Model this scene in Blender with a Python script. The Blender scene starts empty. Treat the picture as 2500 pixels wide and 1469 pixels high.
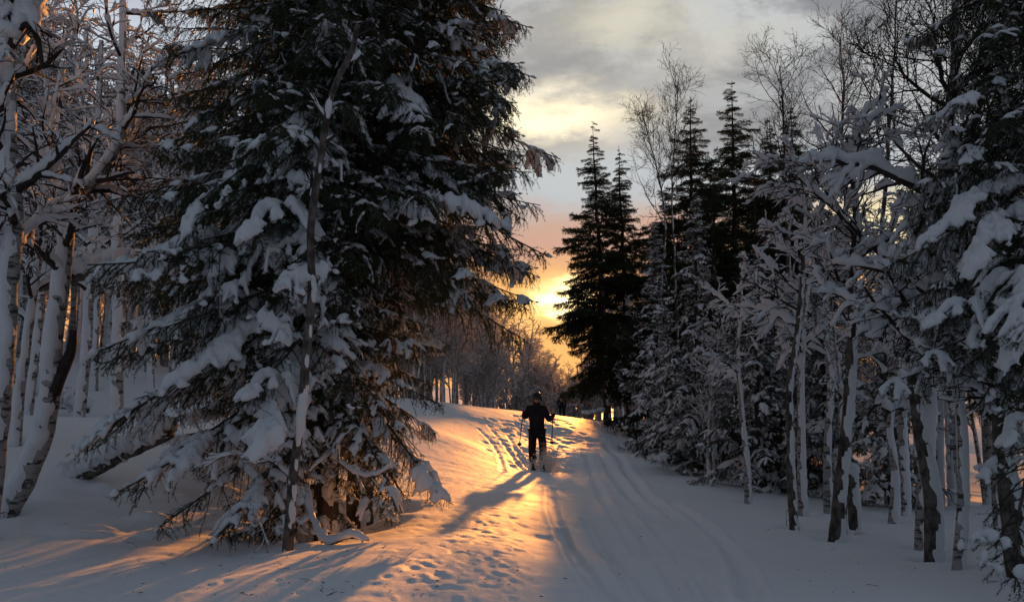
import bpy, math
import numpy as np
from mathutils import Vector, Matrix, Euler
rad = math.radians
rng = np.random.RandomState(11)
scene = bpy.context.scene
C = scene.collection

# ------------------------------------------------------------------ camera
F_PX, CX, CY, CAMH, PITCH = 1962.0, 1250.0, 734.5, 1.3, rad(6.3)
cam_data = bpy.data.cameras.new('camera')
cam_data.sensor_width = 36.0
cam_data.lens = 36.0 * F_PX / 2500.0
cam_data.clip_start = 0.05
cam_data.clip_end = 3000
cam = bpy.data.objects.new('camera', cam_data)
C.objects.link(cam)
cam.location = (0, 0, CAMH)
cam.rotation_euler = (rad(90) + PITCH, 0, 0)
scene.camera = cam
_f = np.array([0, math.cos(PITCH), math.sin(PITCH)])
_u = np.array([0, -math.sin(PITCH), math.cos(PITCH)])
_r = np.array([1.0, 0, 0])


def ray(px, py):
    d = _f * F_PX + _r * (px - CX) + _u * (CY - py)
    return d / np.linalg.norm(d)


def P(px, py, Y):
    """where the line of sight through a photo pixel stands at distance Y"""
    d = ray(px, py)
    return np.array([0, 0, CAMH]) + d * (Y / d[1])


# ------------------------------------------------------------------ light
SUN = ray(1460, 748)
SUN_EL = math.asin(SUN[2])
SUN_AZ = math.atan2(SUN[0], SUN[1])
scene.view_settings.view_transform = 'Standard'
scene.view_settings.look = 'None'
scene.view_settings.gamma = 1.0
scene.view_settings.use_curve_mapping = False
EXPO = 2.2
scene.view_settings.exposure = EXPO
K = 1.0 / 2 ** EXPO

sl = bpy.data.lights.new('sun', 'SUN')
sl.energy = 1.75
sl.angle = rad(0.9)
sl.color = (1.0, 0.35, 0.065)
so = bpy.data.objects.new('sun', sl)
C.objects.link(so)
so.rotation_euler = Vector(SUN).to_track_quat('Z', 'Y').to_euler()
so.location = (6, 60, 20)

world = bpy.data.worlds.new('World')
scene.world = world
world.use_nodes = True
nt = world.node_tree
nt.nodes.clear()


class NG:
    """short-hand for building node graphs"""
    def __init__(s, tree):
        s.t = tree

    def n(s, typ, **kw):
        nd = s.t.nodes.new(typ)
        for k, v in kw.items():
            setattr(nd, k, v)
        return nd

    def put(s, sock, v):
        if isinstance(v, bpy.types.NodeSocket):
            s.t.links.new(v, sock)
        else:
            sock.default_value = v

    def m(s, op, a, b=None, c=None, clamp=False):
        nd = s.n('ShaderNodeMath', operation=op, use_clamp=clamp)
        s.put(nd.inputs[0], a)
        if b is not None: s.put(nd.inputs[1], b)
        if c is not None: s.put(nd.inputs[2], c)
        return nd.outputs[0]

    def mix(s, f, a, b, typ='MIX'):
        nd = s.n('ShaderNodeMix', data_type='RGBA', blend_type=typ)
        s.put(nd.inputs[0], f)
        s.put(nd.inputs[6], a if isinstance(a, bpy.types.NodeSocket) else (*a, 1))
        s.put(nd.inputs[7], b if isinstance(b, bpy.types.NodeSocket) else (*b, 1))
        return nd.outputs[2]

    def ss(s, x, lo, hi):
        nd = s.n('ShaderNodeMapRange', interpolation_type='SMOOTHSTEP')
        s.put(nd.inputs[0], x)
        nd.inputs[1].default_value = lo
        nd.inputs[2].default_value = hi
        return nd.outputs[0]

    def noise(s, vec, scale, detail=4, rough=0.55, dist=0.0):
        nd = s.n('ShaderNodeTexNoise')
        if vec is not None: s.put(nd.inputs['Vector'], vec)
        nd.inputs['Scale'].default_value = scale
        nd.inputs['Detail'].default_value = detail
        nd.inputs['Roughness'].default_value = rough
        nd.inputs['Distortion'].default_value = dist
        return nd.outputs[0]


g = NG(nt)
tc = g.n('ShaderNodeTexCoord')
sep = g.n('ShaderNodeSeparateXYZ')
nt.links.new(tc.outputs['Generated'], sep.inputs[0])
X, Yc, Z = sep.outputs
az = g.m('ARCTAN2', X, Yc)
el = g.m('ARCSINE', Z)
comb = g.n('ShaderNodeCombineXYZ')
g.put(comb.inputs[0], az)
g.put(comb.inputs[1], g.m('MULTIPLY', el, 2.6))
cl = comb.outputs[0]


def azel(px, py):
    d = ray(px, py)
    return math.atan2(d[0], d[1]), math.asin(d[2])


warp = g.m('MULTIPLY', g.m('SUBTRACT', g.noise(cl, 9.0, 6, 0.62), 0.5), 0.15)
azw = g.m('ADD', az, warp)
elw = g.m('ADD', el, g.m('MULTIPLY', warp, 0.6))


def blob(px, py, wx, wy):
    a, e = azel(px, py)
    dx = g.m('DIVIDE', g.m('SUBTRACT', azw, a), wx / F_PX)
    dy = g.m('DIVIDE', g.m('SUBTRACT', elw, e), wy / F_PX)
    q = g.m('ADD', g.m('MULTIPLY', dx, dx), g.m('MULTIPLY', dy, dy))
    return g.m('EXPONENT', g.m('MULTIPLY', q, -1.0))


def lin(r, gg, b):
    return tuple(((c / 255) / 12.92 if c < 10 else ((c / 255 + .055) / 1.055) ** 2.4) for c in (r, gg, b))


SKY_BACK = 0.160
n1 = g.noise(cl, 4.2, 7, 0.62, 0.9)
n2 = g.noise(cl, 13.0, 5, 0.6, 0.4)
nn = g.m('ADD', g.m('MULTIPLY', n1, 0.7), g.m('MULTIPLY', n2, 0.3))
cov = g.ss(nn, 0.42, 0.58)
high = g.mix(cov, lin(200, 203, 204), lin(140, 142, 147))
# bright and grey patches of the broken overcast
high = g.mix(g.m('MULTIPLY', blob(1500, 60, 190, 70), 0.75), high, lin(226, 217, 192))
high = g.mix(g.m('MULTIPLY', blob(1290, 60, 120, 120), 0.5), high, lin(176, 173, 170))
high = g.mix(g.m('MULTIPLY', blob(1560, 215, 230, 70), 0.65), high, lin(150, 149, 149))
high = g.mix(g.m('MULTIPLY', blob(1740, 120, 170, 60), 0.7), high, lin(215, 211, 197))
high = g.mix(g.m('MULTIPLY', blob(1420, 170, 90, 60), 0.55), high, lin(150, 149, 150))
high = g.mix(g.m('MULTIPLY', blob(1900, 300, 520, 140), 0.6), high, lin(158, 158, 160))
high = g.mix(g.m('MULTIPLY', blob(300, 180, 420, 260), 0.85), high, lin(212, 222, 236))
# low band of the sunset
f_low = g.ss(elw, azel(1250, 330)[1], azel(1250, 420)[1])
band = g.mix(f_low, lin(190, 176, 172), high)
high = g.mix(g.ss(elw, azel(1250, 560)[1], azel(1250, 470)[1]), lin(196, 164, 150), g.mix(g.ss(elw, azel(1250, 440)[1], azel(1250, 350)[1]), lin(184, 190, 196), high))
high = g.mix(g.m('MULTIPLY', blob(1345, 288, 190, 62), 1.0), high, (1.4, 1.20, 0.80))
high = g.mix(g.m('MULTIPLY', blob(1330, 360, 210, 26), 0.75), high, lin(168, 160, 156))
high = g.mix(g.m('MULTIPLY', blob(1340, 420, 240, 50), 0.7), high, lin(192, 198, 200))
low = g.mix(g.ss(elw, azel(1250, 700)[1], azel(1250, 600)[1]), lin(240, 172, 104), lin(201, 156, 140))
col = g.mix(g.ss(elw, azel(1250, 620)[1], azel(1250, 520)[1]), low, high)
col = g.mix(blob(2185, 540, 190, 75), col, lin(250, 236, 190))
# glow round the sun
gl = blob(1385, 742, 125, 52)
col = g.mix(gl, col, (1.5, 0.88, 0.26))
gl2 = blob(1372, 738, 52, 36)
col = g.mix(gl2, col, (4.5, 3.4, 1.6))
# away from the sunset the overcast is dim and bluish
front = g.ss(g.m('MULTIPLY', Yc, g.m('COSINE', g.m('MULTIPLY', el, 1.0))), 0.05, 0.9)
front = g.m('MULTIPLY', front, g.ss(el, rad(62), rad(24)))
dim = g.mix(g.ss(nn, 0.35, 0.65), (SKY_BACK * .93, SKY_BACK * 1.12, SKY_BACK * 1.40), (SKY_BACK * .68, SKY_BACK * .83, SKY_BACK * 1.05))
col = g.mix(front, dim, col)
# below the horizon: dim snow-grey
col = g.mix(g.ss(el, rad(-3), rad(0.5)), (0.05, 0.05, 0.06), col)
sky = g.n('ShaderNodeTexSky', sky_type='NISHITA')
sky.sun_disc = False
sky.sun_elevation = SUN_EL
sky.sun_rotation = SUN_AZ
bg1 = g.n('ShaderNodeBackground')
g.put(bg1.inputs[0], col)
bg1.inputs[1].default_value = K
bg2 = g.n('ShaderNodeBackground')
g.put(bg2.inputs[0], sky.outputs[0])
bg2.inputs[1].default_value = 0.0008
add = g.n('ShaderNodeAddShader')
nt.links.new(bg1.outputs[0], add.inputs[0])
nt.links.new(bg2.outputs[0], add.inputs[1])
wo = g.n('ShaderNodeOutputWorld')
nt.links.new(add.outputs[0], wo.inputs[0])
scene.cycles.use_denoising = True
scene.cycles.max_bounces = 6
scene.cycles.diffuse_bounces = 4
scene.cycles.transparent_max_bounces = 4
scene.cycles.sample_clamp_indirect = 6

# ------------------------------------------------------------------ noise
_perm = np.random.RandomState(5).rand(64, 64, 64).astype(np.float32)


def vnoise(p):
    """smooth value noise, p (...,3), result -1..1"""
    p = np.asarray(p, dtype=np.float64)
    i = np.floor(p).astype(np.int64)
    f = p - i
    f = f * f * (3 - 2 * f)
    i0, i1 = i & 63, (i + 1) & 63
    x0, y0, z0 = i0[..., 0], i0[..., 1], i0[..., 2]
    x1, y1, z1 = i1[..., 0], i1[..., 1], i1[..., 2]
    fx, fy, fz = f[..., 0], f[..., 1], f[..., 2]
    a = _perm[x0, y0, z0] * (1 - fx) + _perm[x1, y0, z0] * fx
    b = _perm[x0, y1, z0] * (1 - fx) + _perm[x1, y1, z0] * fx
    c = _perm[x0, y0, z1] * (1 - fx) + _perm[x1, y0, z1] * fx
    d = _perm[x0, y1, z1] * (1 - fx) + _perm[x1, y1, z1] * fx
    return ((a * (1 - fy) + b * fy) * (1 - fz) + (c * (1 - fy) + d * fy) * fz) * 2 - 1


def n2d(x, y, s, seed=0.0):
    return vnoise(np.stack([x * s, y * s, np.full_like(x, seed + 0.5)], -1))


# ------------------------------------------------------------------ ground shape
def cz(px, py, Y):
    p = P(px, py, Y)
    return (p[0], p[1], p[2])


ctrl = [(0, 0, 0.0), (-5, 0, 0.1), (5, 0, -0.05), (0, -6, 0.1), (-8, -6, .2), (8, -6, 0),
        cz(1250, 1469, 4.75), cz(1200, 1203, 11), cz(1128, 1250, 8.6), cz(1053, 1300, 7), cz(985, 1350, 6), cz(891, 1400, 5.1), cz(600, 1469, 4.6), cz(1300, 1148, 17.9), cz(1310, 1139, 18.4), cz(1360, 1116, 19.8), cz(1240, 1165, 14.8),
        cz(100, 1420, 5.6), cz(700, 1338, 7.4), cz(420, 1310, 7.8), cz(860, 1310, 8.2), cz(20, 1238, 9.0), cz(300, 1180, 10.2),
        cz(200, 1047, 14.6), cz(285, 1012, 14.2), cz(60, 1022, 16), cz(100, 832, 25), cz(400, 1000, 17), cz(250, 905, 20), cz(-150, 1000, 12), cz(-100, 800, 26),
        cz(600, 960, 24), cz(1000, 1180, 12.2), cz(1000, 1022, 20.5), cz(1100, 990, 26), cz(1250, 1003, 30), cz(1400, 1020, 31), cz(1340, 1011, 31), cz(1478, 1031, 32),
        cz(1000, 1090, 16), cz(1150, 1080, 18.2), cz(1220, 1100, 19.4), cz(1280, 1070, 23), cz(1350, 1060, 25),
        cz(1400, 1100, 21.2), cz(1480, 1068, 25), cz(1600, 1113, 19.5), cz(1750, 1175, 15), cz(1900, 1236, 12.3), cz(2120, 1262, 10.8), cz(2270, 1287, 10.2),
        cz(1450, 1200, 13), cz(1500, 1350, 7.6), cz(1800, 1350, 8.0), cz(1940, 1287, 9.9), cz(2040, 1312, 9.1), cz(2275, 1362, 7.9), cz(2335, 1387, 7.3),
        cz(2500, 1469, 5.4), cz(2480, 1215, 15.0), cz(2700, 1300, 9.5),
        (6, 22, -1.1), (8, 16, -1.15), (13, 18, -1.0), (10, 30, -1.2), (20, 30, -1.0), (18, 10, -0.6), (20, 60, -1), (9, 44, -.6),
        (3, 50, -1.0), (-4, 45, -0.5), (-12, 42, 1.2), (-24, 42, 3.6), (-20, 60, 2.2), (0, 75, -1.1), (-35, 30, 4.2), (-26, 16, 2.4), (-16, 4, 0.7), (-12, -6, .4), (14, -4, -.2)]
ctrl = np.array(ctrl)


def _tk(r2):
    return 0.5 * r2 * np.log(r2 + 1e-9)


_N = len(ctrl)
_d2 = ((ctrl[:, None, :2] - ctrl[None, :, :2]) ** 2).sum(-1)
_A = np.zeros((_N + 3, _N + 3))
_A[:_N, :_N] = _tk(_d2) + np.eye(_N) * 0.6
_A[:_N, _N] = 1
_A[:_N, _N + 1:] = ctrl[:, :2]
_A[_N:, :_N] = _A[:_N, _N:].T
_w = np.linalg.solve(_A, np.concatenate([ctrl[:, 2], [0, 0, 0]]))


def base_h(x, y):
    x = np.asarray(x, float); y = np.asarray(y, float)
    out = _w[_N] + _w[_N + 1] * x + _w[_N + 2] * y
    for i in range(_N):
        out = out + _w[i] * _tk((x - ctrl[i, 0]) ** 2 + (y - ctrl[i, 1]) ** 2)
    far = np.clip((np.hypot(x, y - 20) - 45) / 40, 0, 1)
    far = far * far * (3 - 2 * far)
    flat = np.clip(-x * 0.03, -1.0, 3.5) - 0.6
    out = out * (1 - far) + flat * far
    return out


def soft_h(x, y):
    h = base_h(x, y)
    h = h + 0.028 * n2d(x, y, 0.35, 3) + 0.010 * n2d(x, y, 0.9, 9)
    far = np.clip((np.hypot(x, y) - 60) / 200, 0, 1)
    return h + far * 5 * n2d(x, y, 0.013, 17)


def gz(x, y):
    return float(soft_h(np.array([x], float), np.array([y], float))[0])


def G(px, py, ymax=45):
    """ground point under a photo pixel"""
    d = ray(px, py)
    t = np.geomspace(2, ymax, 700)
    x, y, z = d[0] * t, d[1] * t, CAMH + d[2] * t
    below = np.nonzero(z < soft_h(x, y))[0]
    k = below[0] if len(below) else len(t) - 1
    return np.array([x[k], y[k], float(soft_h(x[k:k + 1], y[k:k + 1])[0])])


# ------------------------------------------------------------------ mesh helpers
class MB:
    def __init__(s):
        s.v, s.f, s.mi, s.n = [], [], [], 0

    def add(s, v, f, mat=0):
        v = np.asarray(v, np.float32).reshape(-1, 3)
        f = np.asarray(f, np.int64)
        if len(f) == 0: return
        s.v.append(v)
        s.f.append(f + s.n)
        s.mi.append(np.full(len(f), mat, np.int32))
        s.n += len(v)

    def mesh(s, name, mats, smooth=True):
        me = bpy.data.meshes.new(name)
        if not s.v:
            return me
        v = np.concatenate(s.v)
        me.vertices.add(len(v))
        me.vertices.foreach_set('co', v.ravel())
        sizes = np.concatenate([np.full(len(f), f.shape[1], np.int64) for f in s.f])
        loops = np.concatenate([f.ravel() for f in s.f])
        me.loops.add(len(loops))
        me.loops.foreach_set('vertex_index', loops.astype(np.int32))
        me.polygons.add(len(sizes))
        st = np.concatenate([[0], np.cumsum(sizes)[:-1]])
        me.polygons.foreach_set('loop_start', st.astype(np.int32))
        try:
            me.polygons.foreach_set('loop_total', sizes.astype(np.int32))
        except Exception:
            pass
        for m in (mats if isinstance(mats, (list, tuple)) else [mats]):
            me.materials.append(m)
        me.polygons.foreach_set('material_index', np.concatenate(s.mi))
        me.polygons.foreach_set('use_smooth', np.full(len(sizes), bool(smooth)))
        me.update(calc_edges=True)
        return me


def _norm(v):
    return v / (np.linalg.norm(v, axis=-1, keepdims=True) + 1e-12)


def tubes(mb, paths, radii, k=6, mat=0, jitter=0.0, squash=1.0, cap=True, jscale=20.0):
    """paths (m,n,3), radii (m,n): m tubes at once"""
    paths = np.asarray(paths, float)
    if paths.ndim == 2:
        paths = paths[None]; radii = np.asarray(radii, float)[None]
    m, n, _ = paths.shape
    if m == 0: return
    T = _norm(np.gradient(paths, axis=1))
    mean = _norm(T.mean(axis=1))
    ref = np.where(np.abs(mean[:, 2:3]) > 0.9, np.array([[1.0, 0, 0]]), np.array([[0, 0, 1.0]]))
    A = _norm(np.cross(T, ref[:, None, :]))
    B = np.cross(A, T)
    a = np.arange(k) * 2 * math.pi / k
    ca, sa = np.cos(a), np.sin(a) * squash
    R = radii[:, :, None, None]
    off = A[:, :, None, :] * ca[None, None, :, None] + B[:, :, None, :] * sa[None, None, :, None]
    V = paths[:, :, None, :] + off * R
    if jitter:
        V = V + off * R * (jitter * vnoise(V * jscale))[..., None]
    idx = np.arange(m * n * k).reshape(m, n, k)
    a0 = idx[:, :-1, :]
    b0 = np.roll(a0, -1, axis=2)
    a1 = idx[:, 1:, :]
    b1 = np.roll(a1, -1, axis=2)
    F = np.stack([a0, a1, b1, b0], -1).reshape(-1, 4)
    mb.add(V.reshape(-1, 3), F, mat)
    if cap and k >= 3:
        base = mb.n - m * n * k
        if k == 3 or k == 4:
            mb.f.append(idx[:, -1, :].reshape(m, k)[:, ::-1] + base)
            mb.mi.append(np.full(m, mat, np.int32))
        else:
            mb.f.append(idx[:, -1, :].reshape(m, k)[:, ::-1] + base)
            mb.mi.append(np.full(m, mat, np.int32))
            mb.f.append(idx[:, 0, :].reshape(m, k) + base)
            mb.mi.append(np.full(m, mat, np.int32))


def spline(pts, n):
    """smooth path through points, n samples"""
    p = np.asarray(pts, float)
    if len(p) == 2:
        t = np.linspace(0, 1, n)[:, None]
        return p[0] * (1 - t) + p[1] * t
    q = np.concatenate([[2 * p[0] - p[1]], p, [2 * p[-1] - p[-2]]])
    s = np.linspace(0, len(p) - 1 - 1e-6, n)
    i = s.astype(int)
    t = (s - i)[:, None]
    p0, p1, p2, p3 = q[i], q[i + 1], q[i + 2], q[i + 3]
    return 0.5 * (2 * p1 + (p2 - p0) * t + (2 * p0 - 5 * p1 + 4 * p2 - p3) * t ** 2 + (3 * p1 - p0 - 3 * p2 + p3) * t ** 3)


def tag(o, label=None, cat=None, group=None, kind=None):
    if label: o['label'] = label
    if cat: o['category'] = cat
    if group: o['group'] = group
    if kind: o['kind'] = kind
    return o


def obj(name, me, parent=None, loc=None):
    o = bpy.data.objects.new(name, me)
    C.objects.link(o)
    if parent is not None: o.parent = parent
    if loc is not None: o.location = loc
    return o


def thing(name, loc, label, cat, group=None):
    o = bpy.data.objects.new(name, None)
    o.empty_display_size = 0.3
    C.objects.link(o)
    o.location = loc
    return tag(o, label, cat, group)


def copy_tree(o, parent=None):
    c = o.copy()
    C.objects.link(c)
    if parent is not None: c.parent = parent
    for ch in [q for q in kids.get(o.name, [])]:
        cc = copy_tree(ch, c)
    return c


kids = {}


# ------------------------------------------------------------------ materials
def material(name):
    m = bpy.data.materials.new(name)
    m.use_nodes = True
    t = m.node_tree
    t.nodes.clear()
    gg = NG(t)
    out = gg.n('ShaderNodeOutputMaterial')
    return m, gg, out


def coords(gg, kind='Object'):
    return gg.n('ShaderNodeTexCoord').outputs[kind]


def snow_mat(name, ground=False):
    m, gg, out = material(name)
    geo = gg.n('ShaderNodeNewGeometry').outputs['Position']
    b = gg.n('ShaderNodeBsdfPrincipled')
    base = gg.mix(gg.noise(geo, 1.3 if ground else 6.0, 3), (0.80, 0.825, 0.87), (0.87, 0.89, 0.92))
    gg.put(b.inputs['Base Color'], base)
    b.inputs['Roughness'].default_value = 0.62
    b.inputs['Specular IOR Level'].default_value = 0.35
    bump = gg.n('ShaderNodeBump')
    bump.inputs['Strength'].default_value = 0.5 if ground else 0.6
    bump.inputs['Distance'].default_value = 0.02
    nz = gg.m('ADD', gg.m('MULTIPLY', gg.noise(geo, 9 if ground else 28, 4, 0.6), 1.0), gg.m('MULTIPLY', gg.noise(geo, 90, 4, 0.7), 0.45))
    gg.put(bump.inputs['Height'], nz)
    gg.put(b.inputs['Normal'], bump.outputs[0])
    if ground:
        t_ = gg.n('ShaderNodeBsdfTranslucent')
        gg.put(t_.inputs[0], base)
        gg.t.links.new(b.outputs[0], out.inputs[0])
    else:
        t_ = gg.n('ShaderNodeBsdfTranslucent')
        gg.put(t_.inputs[0], (0.9, 0.86, 0.82, 1))
        mx = gg.n('ShaderNodeMixShader')
        mx.inputs[0].default_value = 0.05
        gg.t.links.new(b.outputs[0], mx.inputs[1])
        gg.t.links.new(t_.outputs[0], mx.inputs[2])
        gg.t.links.new(mx.outputs[0], out.inputs[0])
    return m


SNOWG = snow_mat('ground_snow', True)
SNOW = snow_mat('clinging_snow')


def simple(name, c1, c2, scale, rough=0.85, bump=0.4, dist=0.01, stretch=None, spec=0.25, transl=0.0):
    m, gg, out = material(name)
    co = coords(gg)
    if stretch:
        mp = gg.n('ShaderNodeMapping')
        mp.inputs['Scale'].default_value = stretch
        gg.put(mp.inputs[0], co)
        co = mp.outputs[0]
    nz = gg.noise(co, scale, 5, 0.6)
    b = gg.n('ShaderNodeBsdfPrincipled')
    basec = gg.mix(gg.ss(nz, 0.35, 0.65), c1, c2)
    gg.put(b.inputs['Base Color'], basec)
    b.inputs['Roughness'].default_value = rough
    b.inputs['Specular IOR Level'].default_value = spec
    if bump:
        bp = gg.n('ShaderNodeBump')
        bp.inputs['Strength'].default_value = bump
        bp.inputs['Distance'].default_value = dist
        gg.put(bp.inputs['Height'], nz)
        gg.put(b.inputs['Normal'], bp.outputs[0])
    if transl:
        t_ = gg.n('ShaderNodeBsdfTranslucent')
        gg.put(t_.inputs[0], basec)
        mx = gg.n('ShaderNodeMixShader')
        mx.inputs[0].default_value = transl
        gg.t.links.new(b.outputs[0], mx.inputs[1])
        gg.t.links.new(t_.outputs[0], mx.inputs[2])
        gg.t.links.new(mx.outputs[0], out.inputs[0])
    else:
        gg.t.links.new(b.outputs[0], out.inputs[0])
    return m


NEEDLE = simple('spruce_needles', (0.026, 0.044, 0.020), (0.050, 0.064, 0.027), 5, 0.7, 0, transl=0.10)
BARK_S = simple('spruce_bark', (0.040, 0.034, 0.030), (0.090, 0.078, 0.068), 9, 0.9, 0.9, 0.02, (1, 1, 0.35))
TWIG = simple('birch_twig', (0.026, 0.020, 0.018), (0.052, 0.040, 0.034), 9, 0.8, 0)


def birch_bark():
    m, gg, out = material('birch_bark')
    co = coords(gg)
    mp = gg.n('ShaderNodeMapping')
    mp.inputs['Scale'].default_value = (3.0, 3.0, 11)
    gg.put(mp.inputs[0], co)
    a = gg.noise(mp.outputs[0], 1.7, 5, 0.65)
    b_ = gg.noise(co, 5.0, 4, 0.6)
    light = gg.mix(b_, (0.26, 0.245, 0.235), (0.44, 0.43, 0.42))
    colr = gg.mix(gg.ss(a, 0.50, 0.58), light, (0.05, 0.042, 0.038))
    b = gg.n('ShaderNodeBsdfPrincipled')
    gg.put(b.inputs['Base Color'], colr)
    b.inputs['Roughness'].default_value = 0.75
    bp = gg.n('ShaderNodeBump')
    bp.inputs['Strength'].default_value = 0.7
    bp.inputs['Distance'].default_value = 0.015
    gg.put(bp.inputs['Height'], a)
    gg.put(b.inputs['Normal'], bp.outputs[0])
    gg.t.links.new(b.outputs[0], out.inputs[0])
    return m


BIRCH = birch_bark()
DBARK = simple('dark_birch_bark', (0.045, 0.036, 0.032), (0.16, 0.14, 0.125), 14, 0.9, 0.8, 0.02, (1, 1, 0.6))

# ------------------------------------------------------------------ ground mesh
def build_ground():
    fine = np.arange(-38, 38.001, 0.17)
    coarse = np.arange(40, 320.0, 4.0)[1:]
    ang = np.radians(np.concatenate([fine, coarse]))
    rr = [0.4]
    while rr[-1] < 1500:
        r_ = rr[-1]
        rr.append(r_ * (1.012 if r_ < 3 else 1.0072 if r_ < 34 else 1.03))
    rr = np.array(rr)
    R, A = np.meshgrid(rr, ang, indexing='ij')
    x, y = R * np.sin(A), R * np.cos(A)
    h = soft_h(x, y)
    near = np.clip((40 - R) / 12, 0, 1)
    # wind-ruffled surface
    h = h + near * (0.010 * n2d(x + .6 * y, y * 2.2, 1.7, 21) + 0.006 * n2d(x, y * 1.8, 5.1, 31) + 0.0025 * n2d(x, y, 15, 41))
    nr, na = x.shape
    d = np.zeros_like(h)

    def stamp(cx, cy, sx, sy, th, depth, rim=0.25):
        rad_ = 3.2 * max(sx, sy)
        rc = math.hypot(cx, cy)
        i0, i1 = np.searchsorted(rr, [max(rc - rad_, 0.41), rc + rad_])
        ac = math.atan2(cx, cy)
        aw = math.atan2(rad_, rc) + 0.01
        j0, j1 = np.searchsorted(np.radians(fine), [ac - aw, ac + aw])
        if i1 <= i0 or j1 <= j0: return
        xs, ys = x[i0:i1, j0:j1] - cx, y[i0:i1, j0:j1] - cy
        u = (xs * math.cos(th) + ys * math.sin(th)) / sx
        v = (-xs * math.sin(th) + ys * math.cos(th)) / sy
        q = u * u + v * v
        d[i0:i1, j0:j1] += -depth * np.exp(-q * q * 0.8) + rim * depth * np.exp(-((np.sqrt(q) - 1.7) / 0.5) ** 2)

    def line(pts, step, jit=0):
        g_ = [G(*p)[:2] for p in pts]
        L = sum(np.linalg.norm(np.array(b) - a) for a, b in zip(g_[:-1], g_[1:]))
        return spline(g_, max(3, int(L / step)))

    def groove(pts, width, depth, berm=0.35):
        path = line(pts, 0.08)
        # nearest distance for vertices near the path
        lo, hi = path.min(0) - 1.0, path.max(0) + 1.0
        sel = (x > lo[0]) & (x < hi[0]) & (y > lo[1]) & (y < hi[1])
        xs, ys = x[sel], y[sel]
        dist = np.full(xs.shape, 9.0)
        for k in range(0, len(path), 1):
            dist = np.minimum(dist, (xs - path[k, 0]) ** 2 + (ys - path[k, 1]) ** 2)
        dist = np.sqrt(dist) + 0.015 * n2d(xs, ys, 6, 71)
        w_ = width
        var = 0.75 + 0.35 * n2d(xs, ys, 1.4, 77)
        d[sel] += var * (-depth * np.exp(-(dist / w_) ** 4) + berm * depth * np.exp(-((dist - 1.7 * w_) / (0.5 * w_)) ** 2))

    r2 = np.random.RandomState(3)
    # trampled path behind the skier, up to the crest
    for path_px, n_, sp in (([(1455, 1022), (1410, 1050), (1370, 1085), (1345, 1120), (1330, 1150)], 210, 0.62),
                            ([(1330, 1012), (1300, 1040), (1290, 1070), (1300, 1120)], 110, 0.5),
                            ([(1300, 1150), (1330, 1180), (1335, 1200)], 14, 0.3)):
        pth = line(path_px, 0.1)
        for q in range(n_):
            c = pth[r2.randint(len(pth))] + r2.randn(2) * [sp, 0.3]
            stamp(c[0], c[1], r2.uniform(.07, .14), r2.uniform(.12, .2), r2.uniform(-.5, .5), r2.uniform(.014, .040), 0.2)
    # rows of small prints over the lit snow
    for row, dep, sz in (([(1165, 1030), (1190, 1070), (1215, 1110), (1235, 1150)], .05, .08),
                    ([(1065, 1095), (1085, 1140), (1100, 1190)], .03, .055),
                    ([(1130, 1170), (1160, 1230), (1175, 1300), (1185, 1400)], .035, .06),
                    ([(1105, 1160), (1120, 1240), (1130, 1330), (1110, 1420)], .035, .06),
                    ([(1240, 1200), (1225, 1260), (1210, 1330), (1200, 1440)], .04, .07),
                    ([(1060, 1140), (1050, 1200), (1030, 1260), (1000, 1310)], .03, .05),
                    ([(900, 1400), (960, 1385), (1030, 1372)], .035, .06)):
        pth = line(row, 0.27)
        for k, c in enumerate(pth):
            c = c + r2.randn(2) * [0.10, 0.05] + [(-1) ** k * 0.07, 0]
            stamp(c[0], c[1], sz * r2.uniform(.5, 1.2), sz * r2.uniform(.4, .9), r2.uniform(-.6, .6), dep * .30 * r2.uniform(.4, 1.3), 0.2)
    for q in range(450):
        px_, py_ = r2.uniform(1010, 1290), r2.uniform(1090, 1440)
        c = G(px_, py_)
        stamp(c[0], c[1], r2.uniform(.03, .06), r2.uniform(.02, .05), r2.uniform(-1, 1), r2.uniform(.002, .007), 0.3)
    for q in range(90):
        c = G(r2.uniform(1330, 1900), r2.uniform(1140, 1460))
        stamp(c[0], c[1], r2.uniform(.1, .3), r2.uniform(.1, .3), 0, r2.uniform(-.02, .02), 0.0)
    for q in range(330):
        # clods fallen from the boughs, and pits they left
        px_, py_ = (r2.uniform(0, 1250), r2.uniform(1180, 1469)) if q < 170 else (r2.uniform(1500, 2500), r2.uniform(1150, 1469))
        c = G(px_, py_)
        w_ = r2.uniform(.012, .035)
        stamp(c[0], c[1], w_, w_, 0, r2.choice([-1, 1], p=[.4, .6]) * w_ * .28, 0.15)
    # small crusts near the spruce, left
    for q in range(60):
        c = G(r2.uniform(60, 560), r2.uniform(1190, 1310))
        stamp(c[0], c[1], r2.uniform(.12, .35), r2.uniform(.05, .12), r2.uniform(-.2, .2), r2.uniform(-.05, .03), 0.0)
    # ski grooves
    groove([(1195, 1040), (1235, 1090), (1262, 1130), (1290, 1155)], 0.055, 0.05)
    groove([(1168, 1045), (1200, 1080), (1222, 1120), (1228, 1150)], 0.055, 0.04)
    groove([(1240, 1062), (1262, 1100), (1283, 1135), (1300, 1155)], 0.05, 0.05)
    groove([(1480, 1085), (1525, 1140), (1570, 1200), (1650, 1270)], 0.085, 0.055)
    groove([(1455, 1095), (1490, 1150), (1530, 1200), (1600, 1270)], 0.085, 0.05)
    groove([(1430, 1105), (1448, 1160), (1475, 1220), (1520, 1290), (1600, 1380)], 0.07, 0.035)
    groove([(1640, 1225), (1740, 1300), (1800, 1370), (1835, 1469)], 0.075, 0.07, 0.5)
    groove([(1430, 1270), (1470, 1340), (1520, 1400), (1580, 1469)], 0.055, 0.05)
    groove([(1370, 1290), (1400, 1350), (1440, 1410), (1490, 1469)], 0.055, 0.05)
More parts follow.
